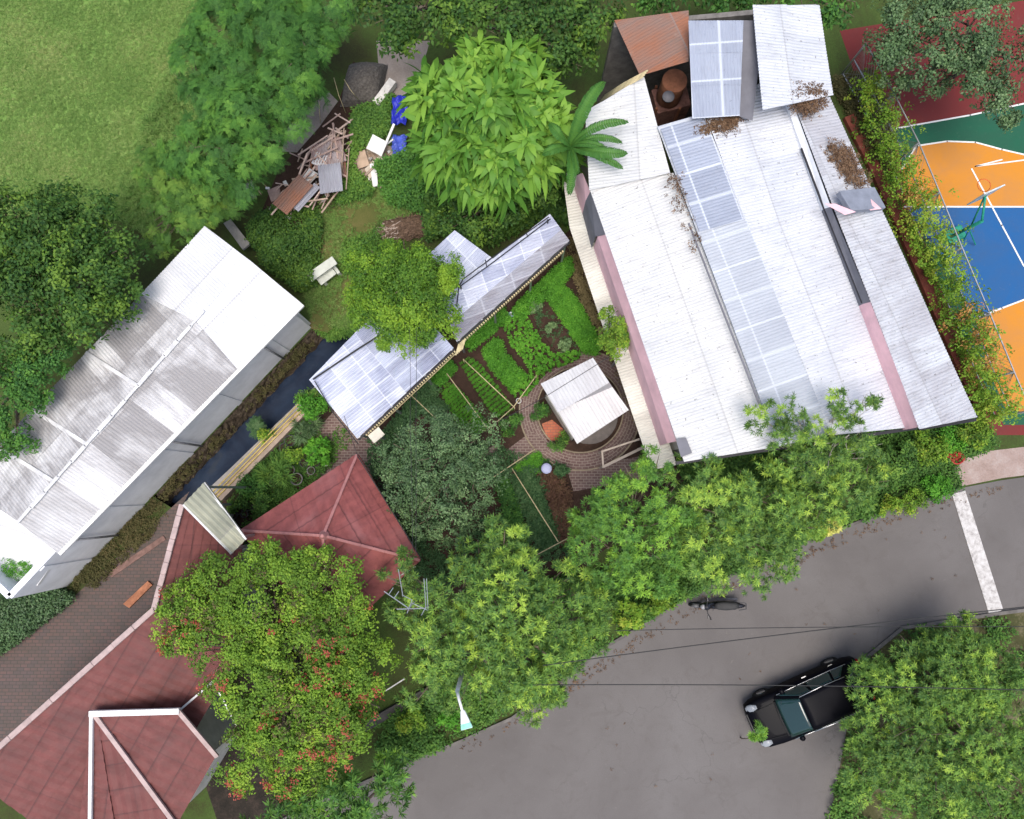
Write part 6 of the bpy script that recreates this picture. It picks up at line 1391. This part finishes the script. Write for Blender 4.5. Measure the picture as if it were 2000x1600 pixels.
for s in (-1, 1):
    nn = (0, s*.93, .36)
    pane('side_window', [(.98, s*.735, .99), (.0, s*.755, .99), (-.02, s*.60, 1.39), (.36, s*.59, 1.39)], nrm=nn, bow=.01, off=.02)
    pane('side_window', [(-.08, s*.755, .99), (-.95, s*.765, .99), (-.85, s*.60, 1.39), (-.10, s*.60, 1.39)], nrm=nn, bow=.01, off=.02)
    pane('side_window', [(-1.02, s*.765, .99), (-1.5, s*.755, 1.0), (-1.15, s*.59, 1.38), (-.93, s*.60, 1.39)], nrm=nn, bow=.01, off=.02)
    m = MB(); m.tube([T(1.0, s*.78, .96), T(.3, s*.80, .985), (T(-1.0, s*.80, 1.0)), T(-1.6, s*.78, 1.0)], .012, 6); m.build('chrome_trim', M_chr, cr, True)
    m = MB(); m.tube([T(.42, s*.60, 1.47), T(-.4, s*.63, 1.50), T(-1.25, s*.59, 1.47)], .016, 6); m.build('roof_rail', M_chr, cr, True)
    T2 = lambda x, y, z, s=s: T(x, y+s*.83, z)
    loft([(.88, .02, .97, 1.0), (.84, .09, .93, 1.06), (.76, .1, .92, 1.08), (.7, .06, .95, 1.05)], T2).build('mirror', M_car, cr, True)
    T3 = lambda x, y, z, s=s: T(x, y+s*.62, z)
    loft([(2.10, .05, .56, .62), (2.02, .12, .56, .70), (1.9, .13, .62, .76), (1.74, .07, .72, .79)], T3).build('headlight', plain('headlight_glass', (.28, .30, .32), .1, .05), cr, True)
    loft([(-1.9, .06, .8, .9), (-2.05, .12, .7, .94), (-2.1, .1, .72, .9)], T3).build('tail_light', plain('red_lens', (.35, .01, .01), .15), cr, True)
    for x in (1.32, -1.32):
        m = MB(); ax_ = T(0, 1, 0)-T(0, 0, 0); m.torus(T(x, s*.80, .32), .235, .085, 28, 8, ax_); wo = m.build('wheel', M_rub, cr, True)
        m = MB(); m.tube([T(x, s*.78, .32), T(x, s*.87, .32)], [.19, .17], 20); m.build('rim', M_chr, wo, True)
    for x in (.05, -.95):
        m = MB(); m.bar(T(x-.12, s*.895, .82), T(x-.28, s*.895, .82), .03, .03); m.build('door_handle', M_chr, cr)
m = MB(); m.bar(T(2.12, -.45, .5), T(2.12, .45, .5), .05, .14); m.build('grille', plain('dark_grille', (.03, .03, .03), .5), cr)
m = MB(); m.bar(T(2.12, -.24, .36), T(2.12, .24, .36), .04, .11); m.build('number_plate', plain('plate_dark', (.03, .03, .03), .5), cr)
m = MB()
for s in (.35, -.1): m.tube([T(1.12, s, .985), T(.95, s-.5, 1.10)], .008, 5)
m.build('wiper', M_blacksteel, cr)
m = MB(); m.tube([T(1.15, -.6, .955), T(1.18, 0, .97), T(1.15, .6, .955)], .03, 6); m.build('cowl', plain('black_plastic', (.02, .02, .02), .7), cr, True)
m = MB(); m.tube([T(1.95, -.5, .765), T(1.2, -.56, .935)], .006, 4); m.tube([T(1.95, .5, .765), T(1.2, .56, .935)], .006, 4); m.build('bonnet_crease', plain('black_plastic', (0, 0, 0)), cr)

# dry leaves lying along the kerb and on the road (nobody could count them)
cover([(1957, 945), (1760, 1000), (1600, 1062), (1400, 1152), (1190, 1275), (1080, 1358), (900, 1460), (900, 1475), (1090, 1372), (1200, 1292), (1410, 1168), (1610, 1078), (1770, 1015), (1957, 960)], 260, (.015, .03), 'tiny', .9, M_litter, 'leaf_litter', 'dry leaves and grit along the edge of the road', 'leaf litter')
cover([(1200, 1290), (1600, 1070), (1900, 1000), (1900, 1190), (1700, 1250), (1400, 1560), (1000, 1560)], 26, (.015, .03), 'tiny', .7, M_litter, 'leaf_litter', 'scattered fallen leaves on the open asphalt', 'leaf litter')
cover([(0, 1090), (60, 1100), (70, 1138), (10, 1130)], 90, (.0, .03), 'small', .6, L_bed, 'roof_moss', 'green growth on the curved pale lean-to roof', 'moss', zb=2.5)
